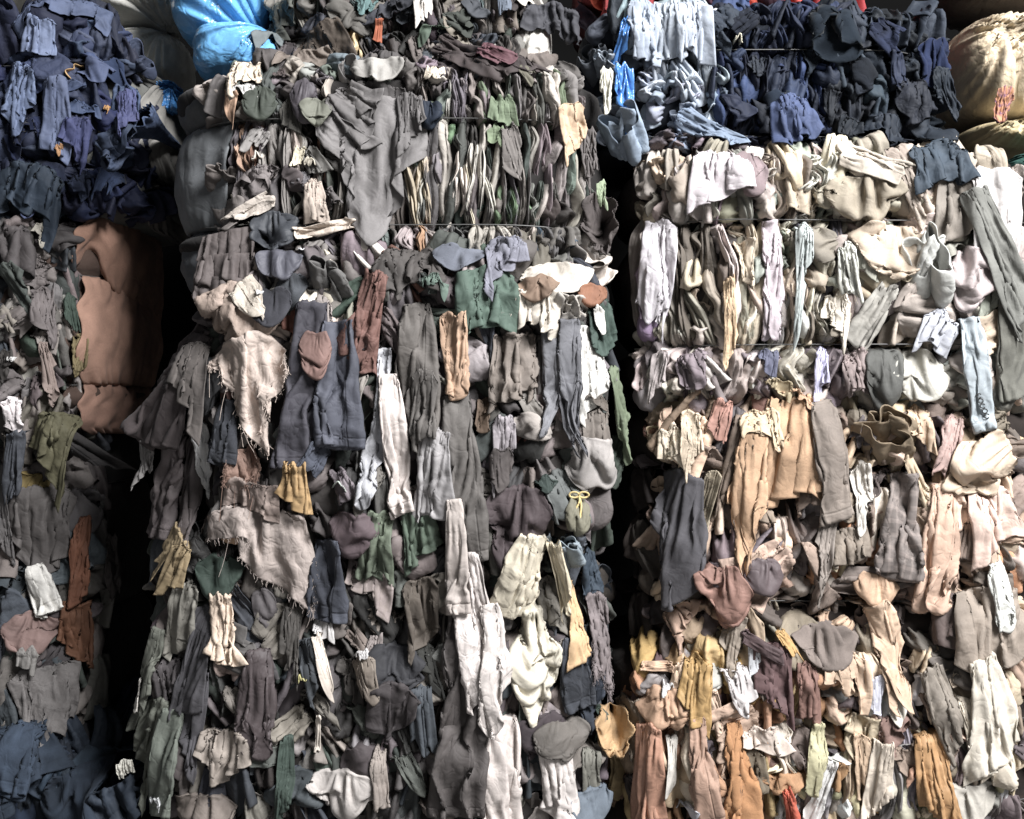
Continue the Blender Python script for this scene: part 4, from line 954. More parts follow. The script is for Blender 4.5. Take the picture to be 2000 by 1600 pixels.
tu|1890,622,1918,836|44,44|#9fa9af|1.05,flat,5,cotton,print|sleeve|sleeve|pale blue grey sleeve with small dark print hanging down
sh|1850,612,1826,680|60,86|#a9abb4|1.3,flat,4,cotton|cloth_flap|cloth|pale blue cloth gathered at the wire beside the printed sleeve
pu|1720,676,1722,788|56,66|#50504c|1.3,round,4,cotton|bunched_cloth|cloth|charcoal bunch under the wire of the pale bale
pu|1785,676,1790,775|70,86|#aca89c|1.5,round,4,satin|bunched_cloth|cloth|silver pleated satin under the wire of the pale bale
sh|1502,678,1500,752|44,62|#515367|1.2,round,4,cotton|cloth_flap|cloth|slate violet cloth under the wire of the pale bale
tu|1604,684,1608,778|32,44|#aca8c5|1.1,flat,4,cotton|sleeve|sleeve|lavender sleeve under the wire of the pale bale
sh|1665,690,1685,798|44,84|#82726f|1.2,pl,3,cotton|cloth_flap|cloth|mauve brown triangle right of the lavender sleeve
sh|1345,690,1372,780|60,76|#7e7076|1.2,point,4,cotton|cloth_flap|cloth|dusty mauve pointed cloth at the left below the wire
sh|1292,690,1282,790|36,40|#b3a6a4|1.2,round,4,cotton|cloth_flap|cloth|pale mauve cloth with an orange lining at the left below the wire
tu|1476,845,1462,1118|60,76|#bb946e|1.06,point,4,wool|sleeve|sleeve|long tan sleeve with seams hanging in the third right bale
sh|1570,775,1515,1020|110,150|#b8916b|1.7,pl,3,wool|cloth_sheet|cloth|tan cloth in sweeping folds behind the long tan sleeve
sh|1480,800,1492,895|60,82|#d7bc95|1.15,round,5,cotton|pocket|pocket|cream pocket over the long tan sleeve
tu|1606,785,1632,1012|50,66|#786c62|1.06,flat,5,cotton|sleeve|sleeve|taupe sleeve right of the tan sweeping folds
sh|1676,905,1680,1005|44,60|#f2e9dc|1.1,flat,4,cotton|cloth_flap|cloth|white flap right of the taupe sleeve
sh|1345,805,1350,915|40,44|#dfc8a9|1.05,flat,5,linen|strip|strip|cream flat strip over the stacked cream folds at the left
sh|1310,835,1312,905|50,50|#e2cfb4|1.6,flat,4,linen|cloth_fan|cloth|stacked cream folds at the left of the tan bale
sh|1415,782,1408,858|46,36|#a07262|1.3,flat,4,cotton|cloth_flap|cloth|dusty rose cloth at the top of the tan bale
sh|1522,742,1522,780|72,74|#a4926f|1.05,flat,5,cotton|cloth_flap|cloth|olive flap lying on top of the tan bale
sh|1555,766,1550,804|70,80|#cc9f78|1.15,round,5,cotton|cloth_flap|cloth|peach flap under the olive flap
ro|1725,850,0,0|130,120|#7e6c53|1,flat,4,cotton|rolled_cloth|cloth|brown rosette of tight ruffles in the tan bale
sh|1790,795,1786,905|44,60|#cbac8b|1.5,round,4,cotton|cloth_sheet|cloth|tan gathered cloth right of the brown rosette
sh|1865,815,1838,925|50,66|#ac8d84|1.15,flat,4,cotton|cloth_sheet|cloth|dusty pink panel right of the tan gathered cloth
pu|1985,866,1850,955|70,96|#dfc5a6|1.6,round,5,cotton|swag|cloth|cream drape slung across the right of the tan bale
sh|1925,950,1935,1105|70,130|#cdaf9e|1.2,pl,4,satin|cloth_sheet|cloth|pinkish beige glossy cloth under the slung cream drape
tu|1770,925,1752,1125|60,92|#6f6560|1.1,flat,4,plaid|plaid_sleeve|sleeve|grey brown checked sleeve below the brown rosette
tu|1846,950,1820,1192|50,80|#bd9a81|1.3,round,3,cotton|sleeve|sleeve|tan folded sleeve left of the pinkish beige cloth
sh|1340,915,1305,1185|60,116|#4f4d51|1.3,point,4,wool|coat|coat|charcoal coat hanging at the left of the tan bale
tu|1395,925,1392,1030|30,38|#988a72|1.1,flat,3,cotton|strip|strip|khaki strip between the charcoal coat and the tan sleeve
pu|1412,1095,1412,1228|50,92|#8f685a|1.12,point,5,cotton|cloth_pouch|cloth|rose brown pouch below the long tan sleeve
pu|1492,1080,1495,1160|50,64|#5a4d4f|1.2,round,4,satin|bunched_cloth|cloth|dark plum bulge right of the rose brown pouch
tu|1712,1178,1780,1388|56,74|#bd9e80|1.08,point,5,cotton|sleeve|sleeve|light tan sleeve crossing down over the lower wire of the right stack
sh|1440,1195,1425,1290|44,44|#8a7c6d|1.05,flat,4,linen|strip|strip|khaki flat strip below the rose brown pouch
pu|1608,1206,1612,1282|90,108|#72665f|1.15,round,4,wool|bunched_cloth|cloth|taupe pad of cloth below the lower wire of the tan bale
tu|1944,1100,1962,1240|40,48|#ccccc4|1.1,rag,5,linen|cuff|cuff|whitish torn cuff at the right of the tan bale
sh|1930,1150,1940,1318|110,130|#8a7c6e|1.3,round,4,cotton|cloth_sheet|cloth|taupe cloth sagging under the whitish torn cuff
tu|1625,985,1618,1150|36,46|#82776e|1.15,round,3,cotton|sleeve|sleeve|grey taupe sleeve below the taupe one
pu|1715,1110,1712,1180|60,76|#c09a78|1.4,round,4,cotton|bunched_cloth|cloth|tan bunch at the lower wire under the checked sleeve
sh|1918,1285,1960,1485|50,120|#f0e4cf|1.12,flat,5,cotton|trousers|trousers|cream white trousers at the lower right
sh|1900,1360,1940,1540|60,110|#decfb7|1.2,round,4,cotton|trousers|trousers|cream cloth under the cream white trousers
tu|1815,1300,1862,1450|46,58|#80766a|1.06,flat,4,cotton|trouser_leg|trousers|grey taupe leg left of the cream white trousers
sh|1508,1255,1514,1415|56,80|#624848|1.25,pr,4,cotton|skirt|skirt|plum brown pleated cloth at the top of the orange bale
sh|1575,1290,1590,1398|40,78|#835f53|1.25,flat,3,cotton|skirt|skirt|rose brown cloth right of the plum brown one
sh|1455,1244,1540,1290|26,26|#524041|1.1,flat,5,cotton|waistband|waistband|plum waistband lying slanted above the plum brown cloth
sh|1366,1285,1362,1410|50,66|#ae8744|1.5,round,4,satin|cloth_sheet|cloth|mustard gathered cloth in the orange bale
sh|1525,1238,1552,1298|20,30|#b78d48|1.4,rag,5,cotton|scrap|scrap|small mustard scrap on the plum waistband
sh|1432,1305,1440,1405|50,60|#bcb4b2|1.4,point,4,cotton|cloth_sheet|cloth|pale grey cloth right of the mustard one
pu|1300,1340,1302,1425|70,90|#b8906f|1.4,round,3,cotton|bunched_cloth|cloth|peach orange bunch at the left of the orange bale
sh|1306,1332,1308,1384|24,34|#f4f2f0|1,pl,4,cotton|care_label|tag|white square label on the peach orange bunch
sh|1250,1300,1330,1296|20,24|#c8a382|1.1,flat,4,cotton|strip|strip|peach strap lying at the top left of the orange bale
sh|1268,1415,1262,1605|44,76|#b07e62|1.5,flat,4,satin|cloth_sheet|cloth|orange pleated cloth hanging at the bottom left of the orange bale
pu|1205,1400,1202,1490|56,70|#b58f5c|1.4,round,4,cotton|bunched_cloth|cloth|ochre bunch beside the gap at the orange bale
sh|1312,1440,1304,1560|26,30|#ece4d8|1.1,point,4,cotton|strip|strip|white strip between the orange pleats and the rose tan leg
tu|1362,1400,1380,1610|40,72|#a3806a|1.1,flat,4,cotton|trouser_leg|trousers|rose tan leg at the bottom of the orange bale
tu|1432,1412,1450,1612|40,92|#a57343|1.06,flat,4,wool|trouser_leg|trousers|ochre brown leg at the bottom of the orange bale
sh|1480,1418,1496,1488|60,84|#eed8c6|1.2,pr,5,cotton|cloth_flap|cloth|pale pink flap over the ochre brown leg
sh|1535,1540,1556,1620|20,66|#c85635|1.3,flat,5,cotton|cloth_flap|cloth|red orange cloth at the bottom of the right stack
sh|1600,1415,1590,1545|36,46|#aca57c|1.35,round,4,cotton|cloth_sheet|cloth|olive yellow cloth under the wire of the orange bale
sh|1625,1490,1610,1612|26,40|#d5d1cd|1.4,flat,4,cotton|strip|strip|white cloth below the olive yellow one
tu|1728,1450,1722,1585|34,48|#ccbca8|1.1,flat,4,cotton|sleeve|sleeve|cream beige sleeve at the bottom of the right stack
sh|1680,1430,1684,1540|30,36|#c0a180|1.3,rag,3,cotton|strip|strip|tan patched strip left of the cream beige sleeve
sh|1815,1435,1826,1610|44,96|#ae8048|1.25,flat,4,satin|cloth_sheet|cloth|ochre cloth with a seam at the bottom right
sh|1652,1278,1655,1375|66,80|#d7b594|1.4,round,4,cotton|cloth_sheet|cloth|beige looped cloth right of the rose brown cloth
tu|1470,1255,1480,1335|18,22|#dadbe0|1.05,round,4,cotton|strip|strip|white tongue of cloth left of the plum brown pleats
sh|1714,1320,1706,1400|30,36|#d9d8e6|1.2,point,4,satin|scrap|scrap|white lilac scrap left of the light tan sleeve's tip
pu|1752,1335,1752,1405|26,40|#e2dac9|1.2,round,4,cotton|cloth_pouch|cloth|small cream bag under the light tan sleeve
pu|1880,1520,1890,1612|90,110|#9d978c|1.3,round,3,cotton|bunched_cloth|cloth|grey beige bunch at the bottom right corner
sh|1340,1570,1345,1615|40,50|#d8d8e2|1.1,point,5,cotton|scrap|scrap|whitish scrap at the bottom over the rose tan leg
"""
def set_grid(nu, nv):
    global NU, NV, Uu, Vg
    NU, NV = nu, nv
    Uu = np.linspace(0, 1, NU)[:, None] * np.ones((1, NV)); Vg = np.linspace(0, 1, NV)[None, :] * np.ones((NU, 1))
set_grid(36, 42)
def blurred():
    H = HMAP.copy()
    for ax in (0, 1):
        H = np.minimum(H, np.minimum(np.roll(H, 1, ax), np.roll(H, -1, ax)))
    for _ in range(2):
        for ax in (0, 1):
            H = (np.roll(H, 1, ax) + np.roll(H, -1, ax) + 2 * H) / 4
    return H
specs = []
for line in HEROES.strip().splitlines():
    f = line.split('|')
    s = Bale(); s.kind = f[0]
    s.x0, s.y0, s.x1, s.y1 = map(float, f[1].split(','))
    s.w0, s.w1 = map(float, f[2].split(','))
    s.col = hexv(f[3]); q = f[4].split(',')
    s.full = float(q[0]); s.end = q[1]; s.layer = int(q[2]); s.mat = q[3]; s.opts = q[4:]
    s.name, s.cat, s.label = f[5:8]; s.bale = None
    if s.kind == 'tu' and s.mat in ('cotton', 'wool') and s.y1 - s.y0 < 200 and s.cat not in ('cuff', 'jeans'): s.kind = 'sh'; s.full = 1.5
    specs.append(s)
# smaller rags squeezed between the wires with one end hanging out; parts of their bales
def rags(key, x0, x1, y0, y1, n, pal, seed, lmin=60, lmax=150, wmin=34, wmax=72):
    r = np.random.default_rng(seed); pts = []
    for _ in range(n):
        c = [np.array([r.uniform(x0, x1), r.uniform(y0, y1)]) for _k in range(6)]
        pts.append(max(c, key=lambda q: min([np.hypot(*(q - o)) for o in pts], default=1e9)))
    for q in pts:
        s = Bale(); s.kind = 'tu' if r.random() < 0.06 else 'pu' if r.random() < 0.4 else 'sh'
        L = r.uniform(lmin, lmax); a = r.normal(0, 0.6)
        if s.kind == 'pu': L *= 0.85
        s.x0, s.y0 = q; s.x1 = q[0] + math.sin(a) * L; s.y1 = q[1] + math.cos(a) * L
        s.w0 = r.uniform(wmin, wmax); s.w1 = s.w0 * r.uniform(1.0, 1.7)
        s.col = pick(pal, r); s.full = r.uniform(1.15, 1.6); s.end = str(r.choice(['flat', 'point', 'pl', 'pr', 'tri', 'rag']))
        s.layer = 1 if r.random() < 0.5 else 2; s.mat = str(r.choice(['cotton', 'linen', 'cotton', 'wool', 'denim'])); s.opts = []
        s.name = 'hanging_rag'; s.bale = BALES[key]; specs.append(s)
rags('M2', 400, 1180, 515, 960, 46, GREYS + DARKS, 201)
rags('M3', 290, 1170, 1050, 1500, 66, DARKS + ['#6a625c', '#565a52', '#7a7068'], 202)
rags('R3', 1300, 1990, 790, 1190, 40, TANS, 203)
rags('R4', 1215, 1990, 1285, 1540, 34, RUST + TANS + ['#b8b0ae', '#5a4a4a'], 204, 50, 120)
rags('R2', 1640, 1990, 310, 700, 22, LIGHT, 205)
rags('L3', 0, 130, 815, 1360, 24, DARKS + ['#5a5654'], 206, 70, 150, 45, 85)
rags('L1', 10, 240, 90, 360, 18, ['#1f273e', '#2a3550', '#181f36', '#344260'], 207, 50, 100, 45, 80)
rags('L2', 0, 95, 440, 740, 10, DARKS, 208, 50, 110)
rags('L4', 0, 190, 1440, 1560, 10, ['#1e2733', '#242e3c', '#2a3646'], 212, 70, 130, 70, 120)
rags('M1', 470, 640, 130, 470, 14, GREYS, 209, 40, 80, 30, 55)
rags('M0', 540, 1060, -20, 100, 16, DARKS + ['#6a6258'], 210, 40, 80)
rags('R1', 1390, 1850, 10, 230, 18, ['#171f34', '#1c2640', '#151a24', '#1c2530'], 211, 50, 110)
def ends(kind, r, u):
    c = 2 * u - 1
    if kind == 'flat': return 1 + 0.03 * c * r.uniform(-1, 1)
    if kind == 'point': return 1 - 0.5 * np.abs(c - r.uniform(-0.3, 0.3)) ** 1.1
    if kind == 'cr': return 1 - 0.78 * (1 - u)
    if kind == 'tri': return 1 - 0.8 * np.abs(c - 0.12)
    if kind == 'pl': return 1 - 0.42 * u
    if kind == 'pr': return 1 - 0.42 * (1 - u)
    if kind == 'round': return 1 - 0.3 * np.abs(c) ** 2.5
    return 1 - 0.14 * (1 + noise1(len(u), 9, r))[:, None] if u.ndim == 2 else 1
def depth_at(H, px, py):
    y = 0.0
    for _ in range(4):
        p = wp(px, py, y); y = float(hsample(H, np.array(p[0]), np.array(p[2])))
        y = min(y, 0.45)
    return y
def build_layer(layer, parts):
    H = blurred()
    todo = [s for s in specs if s.layer == layer and s.kind in ('sh', 'tu', 'pu') and (s.bale is not None) == parts]
    B = len(todo)
    if not B: return
    P = np.zeros((3, B, NU, NV)); rest = np.zeros((2, B, NU, NV)); pin = np.zeros((B, NU, NV), bool)
    held = np.array([s.kind != 'pu' and 'swag' not in s.opts for s in todo]); grav = np.zeros((3, B)); tube = np.zeros(B, bool); uvs = []; JA = np.zeros((4, B, 1, 1), np.float32); JH = np.zeros((B, NU, NV), np.float32); JM = np.zeros((B, 1, NV), np.float32)
    for b, s in enumerate(todo):
        r = np.random.default_rng(int(s.x0 * 7 + s.y0 * 131) % 99991)
        Y = min(depth_at(H, s.x0, s.y0 + 8), depth_at(H, (s.x0 + s.x1) / 2, (s.y0 + s.y1) / 2) + 0.05)
        Y = min(Y, 0.33 if s.y0 < 110 and 480 < s.x0 < 1120 else 0.30 if s.x0 < 330 and s.x1 < 215 else -0.03 if s.x0 < 1225 else 0.10)
        k = sc(Y) * (1.22 if s.kind == 'sh' and s.bale is None and 'wide' not in s.opts and s.y1 - s.y0 > 60 else 1.0)
        if s.kind == 'sh' and 'wide' not in s.opts and s.bale is None: s.x1 += r.normal(0, 0.1) * (s.y1 - s.y0)
        a = wp(s.x0, s.y0, Y); e = wp(s.x1, s.y1, Y)
        d = np.array([e[0] - a[0], e[2] - a[2]]); Ln = np.hypot(*d); d /= Ln; nrm = np.array([-d[1], d[0]])   # nrm points to the right when d is down
        wv = (s.w0 + (s.w1 * (1.12 if s.kind != 'pu' else 1) - s.w0) * Vg ** 0.8) * k
        if s.kind == 'pu':
            wv = wv * (0.55 + 0.75 * np.sin(np.pi * np.clip(Vg * 0.86 + 0.10, 0, 1)) ** 0.8)
        gat = 1.0 if s.kind == 'pu' or 'swag' in s.opts else 0.97 if 'wide' in s.opts or (s.kind == 'sh' and max(s.w0, s.w1) > 78) else r.uniform(0.6, 0.88) if s.y1 - s.y0 > 60 else r.uniform(0.8, 0.97)
        top = gat + (1 - gat) * sstep(0, 0.5, Vg)      # gathered where it comes out of the bale
        arch = r.uniform(0.05, 0.22) * s.w0 * k * (2 * Uu - 1) ** 2 + 0.010 * noise1(NU, 5, r)[:, None]
        if s.kind == 'tu' or 'swag' in s.opts: arch = arch * 0.3
        if s.kind == 'sh' and s.end == 'round' and r.random() < 0.7: s.end = str(r.choice(['pl', 'pr', 'point', 'rag']))
        L = Ln * np.broadcast_to(ends(s.end, r, Uu), (NU, NV)) * (1 + (0.1 if s.kind == 'pu' or 'wide' in s.opts else 0.36) * r.uniform(-1, 1) * (2 * Uu - 1))
        full = 1.30 + 1.1 * (s.full - 1) if s.kind == 'sh' else (1.65 if s.kind == 'pu' else s.full)
        npl = r.uniform(1.3, 2.6) * max(1, (s.w0 + s.w1) / 120) * (1.5 if s.kind == 'pu' else 1)
        amp = wv * math.sqrt(max(0.02, full ** 2 - 1)) / (npl * 3.4)
        ph = r.uniform(0, 6.28); dr = r.uniform(-1.2, 1.2)
        if s.kind == 'tu':
            tube[b] = True
            ang = 2 * np.pi * Uu
            across = -np.cos(ang) * wv * top / 2; thick = np.minimum(0.03, 0.27 * wv)
            y = -np.sin(ang) * thick - thick - 0.006 * np.sin(npl * 3 * ang + ph + dr * 2 * Vg)
            rest[0, b] = Uu * wv * 2.6 * s.full; rest[1, b] = -Vg * L
            L2 = Ln * np.broadcast_to(ends(s.end, r, 0.5 - 0.5 * np.cos(ang)) if s.end != 'rag' else ends('rag', r, Uu), (NU, NV))
            rest[1, b] = -Vg * L2; L = L2
        else:
            across = (Uu - 0.5) * wv * top
            wave = np.sin(npl * 2 * np.pi * Uu + ph + dr * Vg + 1.4 * noise1(NU, 5, r)[:, None])
            y = -amp * (1 + wave) * (1.5 - 0.5 * sstep(0, 0.5, Vg)) - 0.004 + 0.06 * wv * (2 * Uu - 1) ** 2
            rest[0, b] = (Uu - 0.5) * wv * full; rest[1, b] = -Vg * L
            if s.kind == 'pu':
                rest[1, b] *= r.uniform(1.3, 1.6)
                across = across * (1 + 0.25 * noise1(NV, 5, r)[None]); L = L * (1 + 0.16 * noise1(NU, 5, r)[:, None])
                y = y - 0.028 * np.sin(np.pi * Vg) * np.sin(np.pi * Uu) ** 0.7 * min(1.6, s.w1 / 60) + 0.008 * noise2(NU, NV, 7, 5, r)
        X = a[0] + d[0] * Vg * L + nrm[0] * across
        Z = a[2] + d[1] * Vg * L + nrm[1] * across
        X = X + d[0] * arch * (1 - 0.8 * Vg); Z = Z + d[1] * arch * (1 - 0.8 * Vg)
        if s.kind != 'pu' and s.y1 - s.y0 > 70:
            tw = (0.25 if 'wide' in s.opts else 1) * r.uniform(-0.7, 0.7) * Vg + 0.15 * noise1(NV, 4, r)[None]
            y = y - np.abs(np.sin(tw)) * wv * 0.12 + np.sin(tw) * across * 0.8
            wan = 0.05 * Ln * noise1(NV, 4, r)[None] * Vg * (1 - 0.5 * Vg)
            JM[b] = wan[:1]
            X = X + nrm[0] * (wan - across * (1 - np.cos(tw))); Z = Z + nrm[1] * (wan - across * (1 - np.cos(tw)))
        JA[:, b, 0, 0] = a[0], a[2], nrm[0], nrm[1]; JH[b] = wv * (0.5 if s.kind == 'tu' else 0.58) * (0.55 + 0.45 * top) if s.kind != 'pu' else wv * 0.8
        hy = hsample(H, X, Z)
        # lay the cloth over what is there, without following every dent
        base = np.minimum(hy, Y + 0.03)
        for _ in range(10):
            base[1:-1] = np.minimum(base[1:-1], 0.5 * (base[2:] + base[:-2])); base[:, 1:-1] = np.minimum(base[:, 1:-1], 0.5 * (base[:, 2:] + base[:, :-2]))
        P[0, b] = X + 0.002 * noise2(NU, NV, 6, 8, r); P[2, b] = Z
        P[1, b] = base + y - 0.003 + 0.004 * noise2(NU, NV, 5, 7, r)
        t = P[1, b, :, 0].mean()
        if 'swag' in s.opts:
            m = max(3, NU // 6)
            pin[b, :m, 0] = True; pin[b, -m:, 0] = True
            pin[b, :2, :NV // 3] = True; pin[b, -2:, :NV // 3] = True
            P[1, b, :m, 0] += 0.02; P[1, b, -m:, 0] += 0.02
        else:
            pin[b, :, 0] = True
            P[1, b, :, 0] = np.maximum(P[1, b, :, 0], np.minimum(hsample(H, X[:, 0], Z[:, 0]), Y + 0.03)) + 0.05
            P[1, b, :, 1] += 0.03; P[1, b, :, 2] += 0.012
        if s.kind == 'pu':
            pin[b, 0, ::2] = True; pin[b, -1, ::2] = True
            for _ in range(int(np.clip((s.w1 * (s.y1 - s.y0)) / 1500, 2, 8))):
                i, j = r.integers(4, NU - 4), r.integers(4, NV - 4)
                pin[b, i, j] = True; P[1, b, i, j] = hsample(H, X[i, j], Z[i, j]) + r.uniform(-0.006, 0.012)
            ed = np.maximum(np.abs(2 * Uu - 1), np.abs(2 * Vg - 1)); P[1, b] += 0.075 * ed ** 5
            pin[b, :, -1] = True
        grav[:, b] = d[0] * 9.8, (0.8 if s.kind != 'pu' else -4.0), d[1] * 9.8
        uvs.append(np.stack([rest[0, b] - rest[0, b].min(), L * (1 - Vg)], -1))
    def col(P, Q, free):
        y = hsample(H, P[0], P[2]) - 0.004
        over = P[1] > y
        P[1] = np.where(over, np.maximum(y, P[1] - 0.02), P[1])
        for c in (0, 2): Q[c] = np.where(over, P[c] * 0.7 + Q[c] * 0.3, Q[c])
    lra = np.where(held[:, None, None], np.sqrt((rest - rest[:, :, :, :1])[1] ** 2 + (0.35 * (rest - rest[:, :, :, :1])[0]) ** 2) * 1.03 + 0.006, 9.0).astype(np.float32)
    for b, s in enumerate(todo):
        if held[b]: rest[1, b] *= 1.13 if s.kind == 'tu' else 1.07
    S = settle(P, rest, pin, grav, 75, 3, col, bend=0.1, tube=tube, lra=lra, jam=(JA[0], JA[1], JA[2], JA[3], JH, JM))
    for b, s in enumerate(todo):
        G = np.moveaxis(S[:, b], 0, -1).astype(float)
        r = np.random.default_rng(b * 17 + layer)
        G = creased(G, float(np.ptp(rest[0, b])), float(np.ptp(rest[1, b])), r, (0.8 if s.mat in ('wool', 'satin') else 1.35) * float(np.clip(np.ptp(P[0, b]) / 0.14, 0.35, 1)),
                    0.5 if s.kind == 'pu' else 0.8, 0.8)
        stamp_grid(G)
        org = G[NU // 2, 0].copy()
        me = sheet_mesh(s.name, G - org, 0.0014, uvs[b])
        mt = 'hemmed' if s.mat == 'cotton' and s.kind == 'tu' and s.end in ('flat', 'pl') else s.mat
        if s.bale is not None:
            obj(s.name, me, mt, s.bale.root, org - s.bale.org, s.col); continue
        o = obj(s.name, me, mt, None, org, s.col)
        tag(o, s.label, s.cat, "loose clothes and rags hanging from the bales")
        s.obj = o; s.G = G; s.org = org
        if 'fray' in s.opts: fray(s, o)
        if 'print' in s.opts: printed(s, o)
def fray(s, o):
    """loose threads along the torn end"""
    r = np.random.default_rng(int(s.x0)); J = Joined(); G = s.G - s.org
    E = [(i, NV - 1) for i in range(0, NU)] + [(NU - 1, j) for j in range(NV // 2, NV)] + [(0, j) for j in range(NV // 2, NV)]
    for i, j in E:
        for _ in range(2):
            L = r.uniform(0.005, 0.018) if r.random() < 0.975 or s.name == 'scrap' else r.uniform(0.04, 0.1)
            p = G[i, j] + [r.normal(0, 0.002), -0.001, 0.002]; dx = r.normal(0, 0.4)
            t = np.linspace(0, 1, 5)[:, None]
            pts = p + t * [dx * L * 0.6, -0.004, -L] + np.sin(t * r.uniform(2, 7) + r.uniform(0, 6)) * [0.003, 0.001, 0] * t
            J.add(*tube_path(pts, 0.0006, 3))
    th = obj("loose_threads", J.mesh("loose_threads"), 'linen', o, col=np.minimum(s.col * 1.25, 0.85))
    tag(th, kind="stuff")
def printed(s, o):
    """a short row of dark printed rings and bars near the cuff"""
    G = s.G - s.org
    h = NU // 4
    c0 = G[h, int(NV * 0.70)]; c1 = G[h, int(NV * 0.86)]
    n = np.array([0, -1, 0.0]); J = Joined()
    for k in range(5):
        c = c0 + (c1 - c0) * k / 4
        y = min(G[h - 2:h + 3, int(NV * (0.70 + 0.16 * k / 4)), 1].min(), c[1]) - 0.0035
        th = np.linspace(0, 2 * np.pi, 13) if k % 2 else np.linspace(0.6, 2 * np.pi - 0.6, 13)
        pts = np.stack([c[0] + 0.0065 * np.cos(th), np.full(13, y), c[2] + 0.0055 * np.sin(th)], -1)
        J.add(*tube_path(pts, 0.0016, 4))
    obj("printed_letters", J.mesh("printed_letters"), 'ink', o)
def build_roll(s):
    """a cloth rolled up, open end to the viewer: nested bands"""
    H = blurred(); Y = depth_at(H, s.x0, s.y0); k = sc(Y); r = np.random.default_rng(int(s.x0 * 3 + s.y0))
    c = wp(s.x0, s.y0, Y); hw, hh = s.w0 / 2 * k, s.w1 / 2 * k
    e = bpy.data.objects.new(s.name, None); COL.objects.link(e); e.location = c; e.empty_display_size = 0.03
    tag(e, s.label, s.cat, "loose clothes and rags hanging from the bales")
    for q, (f, dd) in enumerate(((1.0, 0.06), (0.62, 0.05))):
        G = roll_grid(r, 64, 18, 0.55)
        lo, hi = G.reshape(-1, 3).min(0), G.reshape(-1, 3).max(0)
        G = (G - (lo + hi) / 2) / ((hi - lo) / 2)
        G = G * [hw * f, dd, hh * f] + np.array([r.normal(0, hw * 0.15), 0.01 - 0.012 * q, hh * 0.18 * q])
        G = creased(G, 0.3, 0.1, r, 1.8, 0.7)
        obj("rolled_layer", sheet_mesh("rolled_layer", G, 0.002), s.mat, e, (0, 0, 0), s.col * (1 - 0.06 * q))
        stamp_grid(G + c)
def build_ruffle(s):
    """tiers of gathered frill"""
    H = blurred(); r = np.random.default_rng(77)
    Y = min(depth_at(H, s.x0, s.y0 + 20), depth_at(H, s.x1, s.y1 - 30)); k = sc(Y)
    a = wp(s.x0, s.y0, Y); e = wp(s.x1, s.y1, Y)
    root = bpy.data.objects.new(s.name, None); COL.objects.link(root); root.location = a; root.empty_display_size = 0.03
    tag(root, s.label, s.cat, "loose clothes and rags hanging from the bales")
    n = 3
    for t in range(n - 1, -1, -1):
        u = np.linspace(-1, 1, 60)[:, None]; v = np.linspace(0, 1, 12)[None]
        f0 = t / n; f1 = (t + 1.35) / n
        fv = f0 + (f1 - f0) * v
        ctr = (e - a)[None, None] * fv[..., None]
        w = (s.w0 + (s.w1 - s.w0) * fv) / 2 * k
        wave = np.sin(u * 9 + t * 1.7 + 2.6 * noise1(60, 6, r)[:, None]) + 0.35 * np.sin(u * 23 + t + 2 * noise1(60, 5, r)[:, None])
        x = u * w + 0.005 * v * np.cos(u * 15 + t)
        y = -0.012 - 0.006 * (n - t) * 0.3 - (0.004 + 0.016 * v) * (1 + wave) * 0.55 + 0.02 * u ** 2 - 0.01 * t
        z = -0.012 * u * v + 0.007 * wave * v - 0.03 * u * (t - 1.5) / 3 + 0.012 * noise1(60, 4, r)[:, None] * v
        G = np.stack([x + ctr[..., 0], y + 0 * u, z + ctr[..., 2]], -1)
        G = creased(G, 0.3, 0.08, r, 1.2, 0.9)
        obj("ruffle_tier", sheet_mesh("ruffle_tier", G, 0.002), s.mat, root, (0, 0, 0), s.col * (1 + 0.05 * (t % 2)))
        stamp_grid(G + a)

# ---- sacks and plastic behind and beside the stack
def puffed(name, x0, x1, y0, y1, Y, depth, col, mat, seed, knot, label, cat, nfold=26, fold=0.010, floor=None):
    """a stuffed bag: rounded body with pleats running out from where it is gathered"""
    r = np.random.default_rng(seed); s = sc(Y)
    c = wp((x0 + x1) / 2, (y0 + y1) / 2, Y + depth / 2); a = (x1 - x0) / 2 * s; h = (y1 - y0) / 2 * s; d = depth / 2
    na, nz = 150, 90
    th = np.linspace(0, 2 * np.pi, na, endpoint=False)[:, None]; ph = np.linspace(-np.pi / 2, np.pi / 2, nz)[None]
    n = 3.0
    ce = lambda t, m: np.sign(np.cos(t)) * np.abs(np.cos(t)) ** (2 / m)
    se = lambda t, m: np.sign(np.sin(t)) * np.abs(np.sin(t)) ** (2 / m)
    x = a * ce(ph, n) * ce(th, n); y = d * ce(ph, n) * se(th, n); z = h * se(ph, n) + 0 * th
    kx = (knot[0] - (x0 + x1) / 2) * s; kz = -(knot[1] - (y0 + y1) / 2) * s
    an = np.arctan2(z - kz, x - kx); dist = np.hypot(x - kx, z - kz)
    jit = 1.3 * noise1(240, 19, r)
    idx = ((an + np.pi) / (2 * np.pi) * 239).astype(int)
    w = np.sin(an * nfold + jit[idx] * 3) + 0.6 * np.sin(an * nfold * 0.43 + 2)
    amp = fold * np.exp(-dist / 0.16) * sstep(0.0, 0.03, dist) + fold * 0.22
    dent = 0.05 * np.exp(-(dist / 0.05) ** 2)
    sgn = np.where(y < 0, -1.0, 1.0)
    y = y + sgn * (amp * w - dent) + 0.012 * noise2(na, nz, 8, 6, r) * np.cos(ph)
    V = creased(np.stack([x, y, z], -1), 1.2, 0.5, r, 5.0 if mat == 'denim' else 1.3, 0.9 if mat == 'denim' else 0.5, 0.9).reshape(-1, 3)
    me = raw_mesh(name, V, grid_quads(na, nz, True))
    o = obj(name, me, mat, None, c, hexv(col, 1, 0.8))
    tag(o, label, cat)
    stamp(V + c)
    return o
